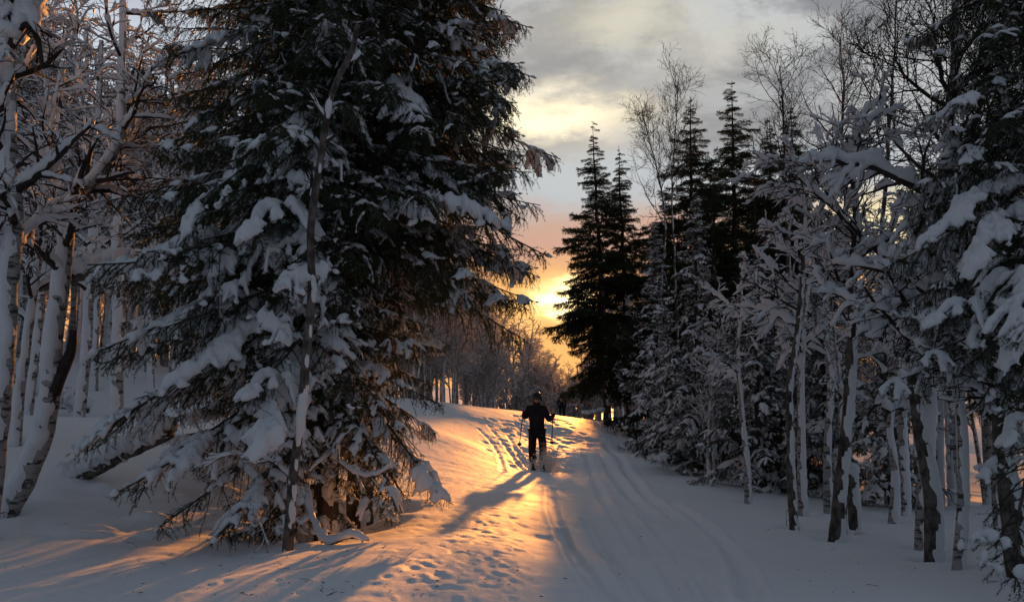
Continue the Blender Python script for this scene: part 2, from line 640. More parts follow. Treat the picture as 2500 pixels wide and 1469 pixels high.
    groove([(1520, 1250), (1580, 1330), (1640, 1400), (1680, 1469)], 0.07, 0.045)
    groove([(1560, 1250), (1630, 1330), (1700, 1400), (1745, 1469)], 0.06, 0.04)
    groove([(1345, 1190), (1352, 1250), (1385, 1330)], 0.06, 0.03)
    for q in range(70):
        t_ = r2.rand()
        c = G(1420 + 250 * t_ + r2.randn() * 60, 1110 + 300 * t_ + r2.randn() * 12)
        stamp(c[0], c[1], r2.uniform(.06, .16), r2.uniform(.10, .25), r2.uniform(-.5, .5), r2.uniform(-.012, .022), 0.2)
    # snow wells and collars at the trunks
    for (wx, wy, wr, wd) in wells:
        stamp(wx, wy, wr, wr, 0, wd, 0.25)
    h = h + d
    idx = np.arange(nr * na).reshape(nr, na)
    j1 = np.roll(idx, -1, axis=1)
    F = np.stack([idx[:-1], idx[1:], j1[1:], j1[:-1]], -1).reshape(-1, 4)[:, ::-1]
    mb = MB()
    V = np.stack([x, y, h], -1).reshape(-1, 3)
    V = np.concatenate([V, [[0, 0, h[0].mean()]]])
    mb.add(V, F)
    c = nr * na
    mb.f.append(np.stack([idx[0], j1[0], np.full(na, c)], -1)[:, ::-1])
    mb.mi.append(np.zeros(na, np.int32))
    o = obj('snow_ground', mb.mesh('snow_ground', SNOWG))
    tag(o, kind='structure')


# ------------------------------------------------------------------ growth
def grow(par, parR, root, per, t0, t1, ang, length, n=7, wig=0.12, trop=0.0, rscale=0.55, rmin=0.003, taper=0.35, rs=rng, lenfall=0.5, flat=0.0):
    """children of m parent paths; returns paths, radii, root index, start t"""
    m, pn, _ = par.shape
    M = m * per
    pi = np.repeat(np.arange(m), per)
    k = np.tile(np.arange(per), m)
    t = t0 + (t1 - t0) * (k + rs.rand(M)) / per
    s = t * (pn - 1)
    i = np.clip(s.astype(int), 0, pn - 2)
    f = (s - i)[:, None]
    pos = par[pi, i] * (1 - f) + par[pi, i + 1] * f
    r = parR[pi, i] * (1 - f[:, 0]) + parR[pi, i + 1] * f[:, 0]
    tan = _norm(par[pi, i + 1] - par[pi, i])
    ref = _norm(rs.randn(M, 3))
    if flat: ref[:, 2] *= (1 - flat)
    perp = _norm(ref - (ref * tan).sum(-1, keepdims=True) * tan)
    a = np.radians(ang + rs.randn(M) * 11)[:, None]
    d = tan * np.cos(a) + perp * np.sin(a)
    L = length * (1 - lenfall * (t - t0) / max(t1 - t0, 1e-6)) * rs.uniform(0.6, 1.25, M)
    path = np.zeros((M, n, 3))
    path[:, 0] = pos
    for q in range(1, n):
        d = _norm(d + rs.randn(M, 3) * wig + np.array([0, 0, trop]))
        path[:, q] = path[:, q - 1] + d * (L / (n - 1))[:, None]
    r0 = np.maximum(r * rscale, rmin)
    rad_ = r0[:, None] * (1 - (1 - taper) * np.linspace(0, 1, n)[None, :])
    rad_ = np.maximum(rad_, rmin * 0.7)
    return path, rad_, root[pi], t


def snow_on(mb, paths, radii, amount, k=6, thr=-0.25, nscale=5.5, zfade=None, fat=1.0, minr=0.0, seed=0.0):
    """pads of snow lying along branches, with gaps; amount = thickness in m"""
    if len(paths) == 0: return
    T = _norm(np.gradient(paths, axis=1))
    hz = np.sqrt(np.clip(1 - T[..., 2] ** 2, 0, 1))
    nz = vnoise(paths * nscale + seed)
    nz2 = vnoise(paths * nscale * 3.1 + 7 + seed)
    a = np.clip((nz - thr) / 0.5, 0, 1) * (0.75 + 0.45 * nz2)
    a = a * np.clip((hz - 0.18) / 0.5, 0, 1)
    if zfade is not None:
        a = a * np.clip((zfade[1] - paths[..., 2]) / (zfade[1] - zfade[0]), 0, 1)
    end = np.ones(paths.shape[1]); end[0] = 0.6; end[-1] = 0.35
    hgt = amount * a * end[None, :]
    R = radii * 0.72 + hgt * 0.5 * fat
    c = paths.copy()
    c[..., 2] += np.where(hgt > 0.002, radii * 0.8 + hgt * 0.48, -radii * 0.4)
    R = np.where(hgt > 0.002, R, radii * 0.4)
    keep = (hgt.max(axis=1) > max(0.004, amount * 0.22))
    if keep.any():
        tubes(mb, c[keep], R[keep], k=k, jitter=0.6 if k > 4 else 0.0, jscale=22.0, cap=k > 5)


def trunk_snow(mb, path, radii, side, amt=0.55, k=15, cover=0.0, seed=0.0):
    """wind-plastered snow on one side of a trunk; the bark shows through ragged gaps"""
    L = np.linalg.norm(np.diff(path, axis=0), axis=1).sum()
    n = int(min(170, max(20, L / 0.05)))
    s = np.linspace(0, len(path) - 1 - 1e-6, n)
    i = s.astype(int); f = (s - i)[:, None]
    p = path[i] * (1 - f) + path[i + 1] * f
    r = radii[i] * (1 - f[:, 0]) + radii[i + 1] * f[:, 0]
    side = np.asarray(side, float) / np.linalg.norm(side)
    a = np.arange(k) * 2 * math.pi / k
    T = _norm(np.gradient(p, axis=0))
    A = _norm(np.cross(T, np.array([0.03, 1, 0.02])))
    B = np.cross(A, T)
    off = A[:, None, :] * np.cos(a)[None, :, None] + B[:, None, :] * np.sin(a)[None, :, None]
    dot = (off * side).sum(-1)
    V0 = p[:, None, :] + off * r[:, None, None]
    up = np.array([0, 0, 1.0])
    lean = (off * up).sum(-1)
    q = V0 * np.array([1, 1, .8])
    nz = vnoise(q * 7 + seed) * 0.55 + vnoise(q * 19 + seed) * 0.55
    th = (dot * 0.8 + lean * 1.2 + cover - 0.25 + nz * 1.1)
    th = np.clip(th, -0.4, 0.8) * np.minimum(amt, 0.045 / np.maximum(r, 0.01) * amt / 0.5)[:, None]
    st = np.clip(th / (0.06 * amt) * 0.5 + 0.5, 0, 1)
    V = p[:, None, :] + off * (r[:, None] * (1 - 0.12 + st * (0.20 + np.clip(th, 0, 1))))[..., None] + st[..., None] * off * 0.004
    idx = np.arange(n * k).reshape(n, k)
    F = np.stack([idx[:-1], idx[1:], np.roll(idx, -1, 1)[1:], np.roll(idx, -1, 1)[:-1]], -1).reshape(-1, 4)
    mb.add(V.reshape(-1, 3), F)


def birch(name, label, group, path_px, Y, r0, r1=None, depth=0.0, nl=14, t0=0.35, limb=1.5, ang=55, lv2=6, lv3=5, lv4=0, snow=0.06, zfade=None,
          side=(1, -0.3, 0), cover=0.0, amt=0.5, bark=None, limbs=(), trop1=0.06, trop2=-0.05, trop3=-0.05, cat='birch tree', rs=None, split=True, wig=0.1, twig_r=0.0055, top=True, flat=0.0, seed=0):
    rs = rs or np.random.RandomState(seed + 100)
    bark = bark or BIRCH
    n = len(path_px)
    pts = [P(a[0], a[1], Y + depth * i / max(n - 1, 1) + (a[2] if len(a) > 2 else 0)) for i, a in enumerate(path_px)]
    base = pts[0].copy()
    g0 = gz(base[0], base[1])
    base[2] = g0 - 0.02
    pts[0][2] = min(pts[0][2], g0) - 0.12
    wells.append((base[0], base[1] - .03, r0 + .10, .05))
    L = sum(np.linalg.norm(b - a) for a, b in zip(pts[:-1], pts[1:]))
    tp = spline(pts, int(max(10, min(60, L / 0.12)))) - base
    tt = np.linspace(0, 1, len(tp))
    tp = tp + 0.02 * np.stack([vnoise(tp * 1.7 + 3 + seed), vnoise(tp * 1.7 + 13 + seed), 0 * tt], -1) * np.minimum(tt * 5, 1)[:, None]
    r1 = r1 if r1 is not None else r0 * 0.25
    flare = 1 + 0.25 * np.exp(-tt * L / 0.15)
    tr = (r0 + (r1 - r0) * tt ** 0.9) * flare
    root = thing(name, base, label, cat, group)
    mb = MB()
    tubes(mb, tp, tr, k=10, jitter=0.12, jscale=9)
    tr_o = obj('trunk', mb.mesh('trunk', bark), root)
    mb = MB()
    trunk_snow(mb, tp, tr, side, amt=amt, cover=cover, seed=seed)
    obj('snow_coat', mb.mesh('snow_coat', SNOW), tr_o)
    # main limbs
    LP, LR, RT = [], [], []
    if nl:
        p1, q1, _, _ = grow(tp[None], tr[None], np.array([0]), nl, t0, 0.97, ang, limb, n=10, wig=wig, trop=trop1, rscale=0.6, rmin=0.009, taper=0.3, rs=rs, lenfall=0.45, flat=flat)
        LP, LR = p1, q1
    lst = [(LP[i], LR[i]) for i in range(len(LP))]
    for lb in limbs:
        pp = [P(a[0], a[1], Y + (a[2] if len(a) > 2 else 0)) - base for a in lb['pts']]
        path = spline(pp, 14)
        rr_ = np.linspace(lb['r'], lb['r'] * 0.35, 14)
        lst.append((path, rr_, lb.get('snow', snow), lb.get('per', lv2), lb.get('sub', limb * 0.45)))
    if not lst: return root
    crown_b, crown_s = MB(), MB()
    for q, it in enumerate(lst):
        path, rr_ = it[0], it[1]
        sn = it[2] if len(it) > 2 else snow
        per = it[3] if len(it) > 3 else lv2
        sub = it[4] if len(it) > 4 else limb * 0.45
        if split: mbb, mbs = MB(), MB()
        else: mbb, mbs = crown_b, crown_s
        rt = np.array([0])
        tubes(mbb, path[None], rr_[None], k=6)
        snow_on(mbs, path[None] if len(path) > 12 else _dense(path[None]), rr_[None] if len(path) > 12 else _denseR(rr_[None]), sn * 1.15, k=7, thr=-0.5, zfade=zfade, seed=seed)
        if per:
            p2, q2, r2_, _ = grow(path[None], rr_[None], rt, per, 0.2, 0.98, 48, sub, n=8, wig=wig * 1.2, trop=trop2, rmin=0.006, rs=rs)
            tubes(mbb, p2, q2, k=4)
            snow_on(mbs, _dense(p2) if split else p2, _denseR(q2) if split else q2, sn, k=6 if split else 5, thr=-0.25, zfade=zfade, seed=seed)
            if lv3:
                p3, q3, r3_, _ = grow(p2, q2, r2_, lv3, 0.15, 1.0, 45, sub * 0.5, n=6, wig=wig * 1.4, trop=trop3, rmin=twig_r, rs=rs)
                tubes(mbb, p3, q3, k=3)
                snow_on(mbs, p3, q3, sn * 0.6, k=4, thr=0.06, zfade=zfade, seed=seed)
                if lv4:
                    p4, q4, _, _ = grow(p3, q3, r3_, lv4, 0.2, 1.0, 40, sub * 0.3, n=4, wig=wig * 1.5, trop=trop3, rmin=twig_r * 0.75, rs=rs)
                    tubes(mbb, p4, q4, k=3)
                    snow_on(mbs, p4, q4, sn * 0.35, k=4, thr=-0.2, zfade=zfade, seed=seed)
        if split:
            bo = obj('branch', mbb.mesh('branch', TWIG), root)
            if mbs.n: obj('snow_layer', mbs.mesh('snow_layer', SNOW), bo)
    if not split:
        bo = obj('crown', crown_b.mesh('crown', TWIG), root)
        if crown_s.n: obj('snow_layer', crown_s.mesh('snow_layer', SNOW), bo)
    return root


def _dense(p):
    m = (p[:, :-1] + p[:, 1:]) / 2
    out = np.zeros((p.shape[0], p.shape[1] * 2 - 1, 3))
    out[:, 0::2] = p
    out[:, 1::2] = m
    return out


def _denseR(r):
    m = (r[:, :-1] + r[:, 1:]) / 2
    out = np.zeros((r.shape[0], r.shape[1] * 2 - 1))
    out[:, 0::2] = r
    out[:, 1::2] = m
    return out


# ------------------------------------------------------------------ spruce boughs
def needles(mb, paths, dens, ln=0.018, w=0.004, rs=rng, mat=0):
    m, n, _ = paths.shape
    seg = np.linalg.norm(np.diff(paths, axis=1), axis=2).sum(1)
    cnt = np.maximum(1, (seg * dens).astype(int))
    pi = np.repeat(np.arange(m), cnt)
    N = len(pi)
    s = rs.rand(N) * (n - 1) * 0.999
    i = s.astype(int); f = (s - i)[:, None]
    a, b = paths[pi, i], paths[pi, i + 1]
    pos = a * (1 - f) + b * f
    T = _norm(b - a)
    ref = _norm(rs.randn(N, 3))
    perp = _norm(ref - (ref * T).sum(-1, keepdims=True) * T)
    L = (ln * rs.uniform(0.7, 1.25, N))[:, None]
    sidev = _norm(np.cross(T, perp))
    wv = (T * 0.5 + sidev * 0.85) * w / 2
    v = np.stack([pos - wv, pos + wv, pos + (perp * 0.75 + T * 0.66) * L], 1)
    mb.add(v.reshape(-1, 3), np.arange(N * 3).reshape(N, 3), mat)


def drape(mb, pts, T=0.07, cell=0.02, thr=-0.1, nscale=4.0, seed=0.0, grow_n=1, rs=rng):
    """a blanket of snow lying on a cloud of twig points: thick inside, fingered at the edges"""
    lo = pts[:, :2].min(0) - cell * 5
    ij = np.floor((pts[:, :2] - lo) / cell).astype(int)
    nx, ny = ij.max(0) + 6
    top = np.full((nx, ny), -9.0)
    np.maximum.at(top, (ij[:, 0], ij[:, 1]), pts[:, 2])
    mask = top > -8

    def nb(a, fn):
        out = a.copy()
        for dx, dy in ((1, 0), (-1, 0), (0, 1), (0, -1)):
            out = fn(out, np.roll(np.roll(a, dx, 0), dy, 1))
        return out
    for _ in range(grow_n):
        top = nb(top, np.maximum)
    mask = top > -8
    # close little holes
    big = mask
    for _ in range(1): big = nb(big, np.logical_or)
    for _ in range(1): big = nb(big, np.logical_and)
    top2 = nb(nb(top, np.maximum), np.maximum)
    top = np.where(mask, top, top2)
    mask = big & (top > -8)
    gx, gy = np.meshgrid(np.arange(nx), np.arange(ny), indexing='ij')
    wx, wy = lo[0] + gx * cell, lo[1] + gy * cell
    nzv = n2d(wx, wy, nscale, seed) * 0.6 + n2d(wx, wy, nscale * 2.7, seed + 5) * 0.45 + n2d(wx, wy, nscale * 6.5, seed + 8) * 0.35
    mask &= nzv > thr
    # drop slivers
    er = nb(mask, np.logical_and)
    keep = nb(nb(er, np.logical_or), np.logical_or)
    mask &= keep
    mask[0] = mask[-1] = False; mask[:, 0] = mask[:, -1] = False
    if not mask.any(): return
    z = np.where(mask, top, 0); w = mask.astype(float)
    for _ in range(3):
        zs, ws = z * w, w.copy()
        a, b = zs.copy(), ws.copy()
        for dx, dy in ((1, 0), (-1, 0), (0, 1), (0, -1)):
            a = a + np.roll(np.roll(zs, dx, 0), dy, 1)
            b = b + np.roll(np.roll(ws, dx, 0), dy, 1)
        z = np.where(mask, a / np.maximum(b, 1e-6), z)
    dist = np.zeros_like(z)
    cur = mask.copy()
    while cur.any() and dist.max() < 9:
        dist[cur] += 1
        cur = nb(cur, np.logical_and)
    # corner grid
    def corner(a):
        return a
    M = np.zeros((nx + 1, ny + 1)); ZZ = np.zeros_like(M); DD = np.zeros_like(M)
    for dx in (0, 1):
        for dy in (0, 1):
            M[dx:nx + dx, dy:ny + dy] += mask
            ZZ[dx:nx + dx, dy:ny + dy] += np.where(mask, z, 0)
            DD[dx:nx + dx, dy:ny + dy] += np.where(mask, dist, 0)
    rim = M < 4
    zc = ZZ / np.maximum(M, 1)
    dc = np.where(rim, 0, DD / 4)
    for _ in range(2):
        s_ = dc.copy()
        for dx, dy in ((1, 0), (-1, 0), (0, 1), (0, -1)):
            s_ = s_ + np.roll(np.roll(dc, dx, 0), dy, 1)
        dc = np.where(rim, 0, s_ / 5)
    th = T * (1 - np.exp(-dc / 1.9)) * 1.25
    cx_, cy_ = np.meshgrid(np.arange(nx + 1), np.arange(ny + 1), indexing='ij')
    X_, Y_ = lo[0] + cx_ * cell, lo[1] + cy_ * cell
    lump = 1 + 0.45 * n2d(X_, Y_, 11, seed + 11) + 0.35 * n2d(X_, Y_, 27, seed + 12)
    th = th * np.clip(lump, 0.4, 1.7)
    jx = cell * 0.45 * n2d(X_, Y_, 31, seed + 1)
    jy = cell * 0.45 * n2d(X_, Y_, 31, seed + 2)
    topv = np.stack([X_ + jx, Y_ + jy, zc + th + 0.004], -1)
    botv = np.stack([X_ + jx, Y_ + jy, zc - th * 0.25 - np.where(rim, -0.004, 0.01)], -1)
    used = M > 0
    idn = -np.ones(M.shape, int)
    idn[used] = np.arange(used.sum())
    a = idn[:-1, :-1][mask]; b = idn[1:, :-1][mask]; c = idn[1:, 1:][mask]; d = idn[:-1, 1:][mask]
    mb.add(topv[used], np.stack([a, b, c, d], -1))
    idb = -np.ones(M.shape, int)
    # reuse rim vertices so that the blanket is closed
    base = mb.n - int(used.sum())
    inner = used & ~rim
    idb[inner] = np.arange(inner.sum()) + mb.n
    idb[used & rim] = idn[used & rim] + base
    mb.v.append(botv[inner].astype(np.float32)); mb.n += int(inner.sum())
    a = idb[:-1, :-1][mask]; b = idb[1:, :-1][mask]; c = idb[1:, 1:][mask]; d = idb[:-1, 1:][mask]
    F = np.stack([a, d, c, b], -1)
    deep = (F >= (mb.n - int(inner.sum()))).any(1)
    mb.f.append(F[deep]); mb.mi.append(np.zeros(int(deep.sum()), np.int32))


def bough(L=2.0, up=0.10, droop=0.02, hang=0.12, snowT=0.05, thr=0.0, nsec=34, seclen=0.62, per3=5, len3=0.15, dens=330, nw=0.0042, nl=0.019, seed=0, cell=0.02, curl=0.5, sec_snow=True, nscale=4.5):
    """one spruce bough along +x: wood, needles, a blanket of snow -> (mesh, snow mesh)"""
    rs = np.random.RandomState(seed + 500)
    n = 16
    d = np.array([math.cos(up), 0, math.sin(up)])
    path = np.zeros((1, n, 3))
    for q in range(1, n):
        t = q / (n - 1)
        dz = -droop * (1.4 if t < 0.65 else -curl)
        d = _norm(d + np.array([0, rs.randn() * 0.035, dz + rs.randn() * 0.015]))
        path[0, q] = path[0, q - 1] + d * L / (n - 1)
    R = np.linspace(0.020, 0.004, n)[None] * (L / 2) ** 0.5
    # secondaries, alternately left and right
    k = np.arange(nsec)
    t = 0.10 + 0.88 * (k + rs.rand(nsec) * 0.6) / nsec
    s = t * (n - 1); i = np.clip(s.astype(int), 0, n - 2); f = (s - i)[:, None]
    pos = path[0, i] * (1 - f) + path[0, i + 1] * f
    tan = _norm(path[0, i + 1] - path[0, i])
    sgn = np.where(k % 2 == 0, 1.0, -1.0)[:, None]
    side = _norm(np.cross(tan, np.array([0, 0, 1.0]))) * sgn
    a = np.radians(52 + rs.randn(nsec) * 9)[:, None]
    dd = _norm(tan * np.cos(a) + side * np.sin(a) + np.array([0, 0, -0.05]) + rs.randn(nsec, 3) * 0.06)
    prof = np.sin(np.pi * np.clip(0.10 + 0.90 * t, 0, 1)) ** 0.75 * 0.8 + 0.2 * (1 - t)
    LL = seclen * (L / 2) * prof * rs.uniform(0.6, 1.15, nsec)
    LL = np.maximum(LL, 0.06)
    n2_ = 8
    sec = np.zeros((nsec, n2_, 3)); sec[:, 0] = pos
    for q in range(1, n2_):
        dd = _norm(dd + np.array([0, 0, -hang * 0.8]) + tan * 0.05 + rs.randn(nsec, 3) * 0.07)
        sec[:, q] = sec[:, q - 1] + dd * (LL / (n2_ - 1))[:, None]
    secR = np.linspace(0.006, 0.002, n2_)[None].repeat(nsec, 0)
    ter, terR, _, _ = grow(sec, secR, np.arange(nsec), per3, 0.12, 1.0, 46, len3, n=4, wig=0.12, trop=-hang, rmin=0.0018, rs=rs, lenfall=0.4, flat=0.4)
    mb = MB()
    tubes(mb, path, R, k=6, mat=1)
    tubes(mb, sec, secR, k=3, mat=1, cap=False)
    sel = t > 0.14
    needles(mb, path[:, 4:], dens * 0.7, nl, nw, rs)
    needles(mb, sec[sel], dens, nl, nw, rs)
    needles(mb, ter, dens, nl, nw, rs)
    me = mb.mesh('bough', [NEEDLE, BARK_S], smooth=False)
    sb = MB()
    if snowT > 0:
        pts = [_dense(_dense(_dense(path))).reshape(-1, 3)]
        pts.append(_dense(_dense(sec)).reshape(-1, 3))
        if sec_snow: pts.append(_dense(_dense(ter)).reshape(-1, 3))
        drape(sb, np.concatenate(pts), T=snowT, thr=thr, seed=seed * 3.7, cell=cell, grow_n=1 if sec_snow else 2, nscale=nscale)
    ms = sb.mesh('snow_load', SNOW) if sb.n else None
    ch = path[0, -1]
    me['chord'] = (float(math.atan2(ch[2], ch[0])), float(np.linalg.norm(ch)))
    return me, ms


PILLOW = [bough(up=0.28, droop=0.060, hang=0.13, snowT=0.085, thr=-0.30, seed=70 + s, seclen=0.30, per3=5, curl=-0.1, cell=0.017, nscale=5) for s in range(3)]
BARE = [bough(up=0.16, droop=0.030, hang=0.26, snowT=0.024, thr=0.22, sec_snow=False, cell=0.015, per3=6, len3=0.19, dens=360, seed=5 + s) for s in range(3)]
LIGHT = [bough(up=0.22, droop=0.030, hang=0.22, snowT=0.032, thr=0.08, sec_snow=False, cell=0.015, dens=360, seed=s) for s in range(4)]
MED = [bough(up=0.18, droop=0.045, hang=0.16, snowT=0.045, thr=0.06, sec_snow=False, cell=0.015, seed=10 + s) for s in range(3)]
HEAVY = [bough(up=0.20, droop=0.075, hang=0.14, snowT=0.065, thr=0.02, seed=20 + s, seclen=0.5, per3=5, curl=-0.2, cell=0.015, nscale=7) for s in range(4)]
HEAVY += [bough(up=0.75, droop=0.13, hang=0.16, snowT=0.075, thr=-0.06, seed=27 + s, seclen=0.5, per3=5, curl=-0.8, cell=0.016, nscale=8) for s in range(2)]
ARCH = HEAVY[4:]
# smaller and coarser boughs for trees further off
FARL = [bough(L=2.0, up=0.05, droop=0.03, hang=0.10, snowT=0.045, thr=0.30, nsec=26, seclen=0.85, per3=6, len3=0.24, dens=115, nw=0.020, nl=0.055, seed=30 + s, cell=0.05) for s in range(3)]
MIDH = [bough(L=2.0, up=0.10, droop=0.06, hang=0.12, snowT=0.080, thr=-0.10, nsec=24, per3=4, len3=0.17, dens=150, nw=0.008, nl=0.028, seed=40 + s, cell=0.035) for s in range(3)]
MIDL = [bough(L=2.0, up=0.10, droop=0.045, hang=0.16, snowT=0.05, thr=0.22, nsec=24, per3=4, len3=0.17, dens=150, nw=0.008, nl=0.028, seed=50 + s, cell=0.035) for s in range(3)]


def put_bough(parent, kind, loc, azi, pitch, length, roll=0.0, rs=rng, uniform=False):
    me, ms = kind[rs.randint(len(kind))]
    o = bpy.data.objects.new('bough', me)
    C.objects.link(o)
    o.parent = parent
    s = length / 2.0
    o.location = loc
    o.rotation_euler = (roll, pitch, azi)
    ws = s ** 0.6
    o.scale = (s, (s if uniform else ws) * (1 if rs.rand() < .5 else -1), s if uniform else (s * ws) ** 0.5)
    if ms is not None:
        c = bpy.data.objects.new('snow_load', ms)
        C.objects.link(c)
        c.parent = o
        c['kind'] = 'stuff'
    return o


def spruce(label, base, H, R, r0, z0=0.4, dz=0.22, per=5, kinds=(LIGHT, MED), wts=(.6, .4), pitch0=0.18, pitch1=-0.45, group=None, lenf=None, heroes=(), seed=0, lean=(0, 0), zmax=None, coat=0.3, prof=0.8, zbare=None, cone=None):
    rs = np.random.RandomState(seed + 900)
    root = thing('spruce_tree', base, label, 'spruce tree', group)
    n = 40
    tt = np.linspace(0, 1, n)
    zz = -0.15 + (H + 0.15) * tt
    tp = np.stack([lean[0] * tt * H + 0.03 * vnoise(np.stack([zz, zz * 0 + seed, zz * 0], -1)), lean[1] * tt * H + 0 * tt, zz], -1)
    tr = np.maximum(r0 * (1 - tt) ** 0.8, 0.008)
    mb = MB()
    tubes(mb, tp, tr, k=10, jitter=0.15, jscale=12)
    to = obj('trunk', mb.mesh('trunk', BARK_S), root)
    mb = MB()
    trunk_snow(mb, tp[:30], tr[:30], (0.6, -0.8, 0), amt=coat, cover=-0.65, seed=seed)
    obj('snow_coat', mb.mesh('snow_coat', SNOW), to)
    z = z0
    a0 = rs.rand() * 6
    cnt = 0
    while z < min(H - 0.12, zmax or 99):
        t = z / H
        c = per if t < 0.85 else max(3, per - 1)
        for k in range(c):
            azi = a0 + k * 2 * math.pi / c + rs.randn() * 0.25
            Lb = R * min(1.0, (1 - t) ** prof * 1.12) * rs.uniform(0.62, 1.12)
            if cone: Lb = min(R, cone * (H - z) + 0.05) * rs.uniform(0.5, 1.22)
            if lenf: Lb *= lenf(azi, z)
            if Lb < 0.06: continue
            kind = kinds[rs.choice(len(kinds), p=wts)]
            if zbare is not None and rs.rand() < (z - zbare[0]) / (zbare[1] - zbare[0]): kind = BARE
            if cone: Lb *= 1 + 0.28 * math.sin(z * 2.3 + seed * 1.7 + azi)
            pit = pitch0 + (pitch1 - pitch0) * t + rs.randn() * (0.16 if cone else 0.08)
            zi = z + rs.randn() * (0.13 if cone else 0.06)
            x_ = np.interp(zi, zz, tp[:, 0]); y_ = np.interp(zi, zz, tp[:, 1])
            if cnt < 285:
                put_bough(root, kind, (x_, y_, zi), azi, pit, Lb, rs.randn() * 0.08, rs)
                cnt += 1
        a0 += 0.7
        z += dz * (1.0 - (0.3 if cone else 0.55) * t)
    for (hz, tip, kind) in heroes:
        # a bough from the trunk at height hz to a tip in the world
        x_ = np.interp(hz, zz, tp[:, 0]); y_ = np.interp(hz, zz, tp[:, 1])
        v = np.asarray(tip) - np.asarray(base) - np.array([x_, y_, hz])
        Lb = np.linalg.norm(v)
        azi = math.atan2(v[1], v[0])
        pit = -math.asin(v[2] / np.linalg.norm(v))
        q = rs.randint(len(kind))
        ca, cl_ = kind[q][0]['chord']
        # scale the bough so that its tip ends where it should
        put_bough(root, kind[q:q + 1], (x_, y_, hz), azi, pit + ca, Lb / cl_ * 2.0, rs.randn() * 0.1, rs, uniform=True)
    return root


# ------------------------------------------------------------------ the two big spruces, left
wells = []
bA = G(792, 1312); bB = G(872, 1306)
bA = np.array([P(792, 1300, 8.1)[0], 8.1, gz(P(792, 1300, 8.1)[0], 8.1)])
bB = np.array([P(880, 1300, 9.2)[0], 9.2, gz(P(880, 1300, 9.2)[0], 9.2)])
wells += [(bA[0], bA[1], .5, .14), (bB[0], bB[1], .5, .14)]


def lenA(a, z):
    right = math.cos(a)
    f = 1.0
    if z < 1.7: f = 0.42 if right > 0.1 else 0.8
    if z < 0.9: f = 0.9 if right < -0.15 else 0.25
    if right > 0.3: f *= 0.75
    if z > 4 and right < 0: f *= 0.88
    if 1.5 < z < 3.0 and right > 0: f = 0.45
    if math.sin(a) < -0.3 and z < 1.1: f *= 0.6
    return f


def lenB(a, z):
    right = math.cos(a)
    if z < 2.1: return 0.40
    if z < 2.6 and right > -0.2: return 0.5
    if right < -0.3: return 0.8
    return 1.0


HA = [
    (1.75, P(175, 1105, 7.2), HEAVY), (1.35, P(262, 1195, 7.0), MED), (1.1, P(370, 1290, 6.9), MED), (1.9, P(250, 1035, 7.8), MED),
    (2.4, P(250, 890, 7.7), MED), (2.9, P(245, 705, 7.6), PILLOW), (3.3, P(320, 560, 7.8), MED), (3.9, P(330, 470, 8.2), LIGHT),
    (4.9, P(410, 300, 8.0), LIGHT), (5.4, P(415, 170, 8.2), MED), (2.2, P(455, 950, 6.4), PILLOW), (1.75, P(590, 1105, 6.3), PILLOW), (2.9, P(400, 800, 6.6), HEAVY),
    (3.5, P(440, 640, 6.6), HEAVY), (2.8, P(640, 840, 6.5), HEAVY), (3.1, P(780, 720, 6.3), HEAVY), (4.0, P(560, 590, 6.2), MED), (3.8, P(690, 470, 6.6), HEAVY),
    (1.5, P(1085, 1225, 7.3), MED), (1.45, P(1065, 1185, 7.6), BARE), (1.5, P(1020, 1240, 7.2), LIGHT), (1.55, P(1040, 1130, 7.7), BARE), (1.35, P(985, 1215, 7.4), BARE), (1.6, P(1085, 1060, 7.8), LIGHT), (1.3, P(960, 1160, 7.3), LIGHT), (1.7, P(1010, 1050, 7.5), BARE), (1.25, P(930, 1215, 7.5), BARE), (1.75, P(1092, 992, 7.6), MED), (0.8, P(980, 1270, 7.2), MED), (2.4, P(870, 800, 6.6), HEAVY),
    (1.0, P(480, 1320, 6.9), MED), (0.9, P(590, 1310, 7.0), LIGHT), (4.2, P(600, 350, 6.6), MED), (4.7, P(760, 60, 6.4), MED), (4.3, P(500, 480, 6.8), MED), (2.2, P(820, 1000, 6.5), MED)]
tA = spruce('large dark spruce with snow-laden lower boughs drooping to the ground, behind the thin snowy trunk', bA, 12.5, 2.35, 0.12,
            z0=0.30, dz=0.24, per=7, kinds=(LIGHT, MED), wts=(.72, .28), lenf=lenA, heroes=HA, seed=1, prof=0.62, zmax=10.5, pitch0=0.30, pitch1=-0.2, zbare=(0.8, 4.2))
HB = [(5.0, P(1368, 408, 9.3), LIGHT), (3.95, P(1352, 640, 8.6), MED), (3.5, P(1310, 676, 8.6), LIGHT), (6.4, P(1297, 60, 8.9), LIGHT), (5.9, P(1300, 180, 8.5), LIGHT), (5.4, P(1280, 268, 8.6), LIGHT),
      (4.6, P(1285, 545, 8.9), LIGHT), (3.9, P(1150, 545, 7.4), HEAVY), (3.8, P(1215, 560, 7.6), HEAVY), (3.7, P(940, 550, 7.2), HEAVY), (3.1, P(1130, 745, 8.2), LIGHT),
      (3.3, P(1290, 760, 9.4), LIGHT), (4.3, P(1240, 480, 8.3), LIGHT), (5.2, P(960, 290, 7.4), MED), (3.2, P(1200, 720, 9.0), LIGHT)]
rB = np.random.RandomState(41)
for q in range(46):
    py_ = rB.uniform(-30, 735)
    edge = np.interp(py_, [0, 60, 180, 270, 400, 480, 545, 640, 740], [1235, 1275, 1275, 1262, 1300, 1262, 1275, 1320, 1262])
    tip = P(edge - abs(rB.randn()) * 55, py_, rB.uniform(7.9, 9.9))
    HB.append((tip[2] - bB[2] + rB.uniform(-.05, .45), tip, BARE if rB.rand() < .45 else LIGHT))
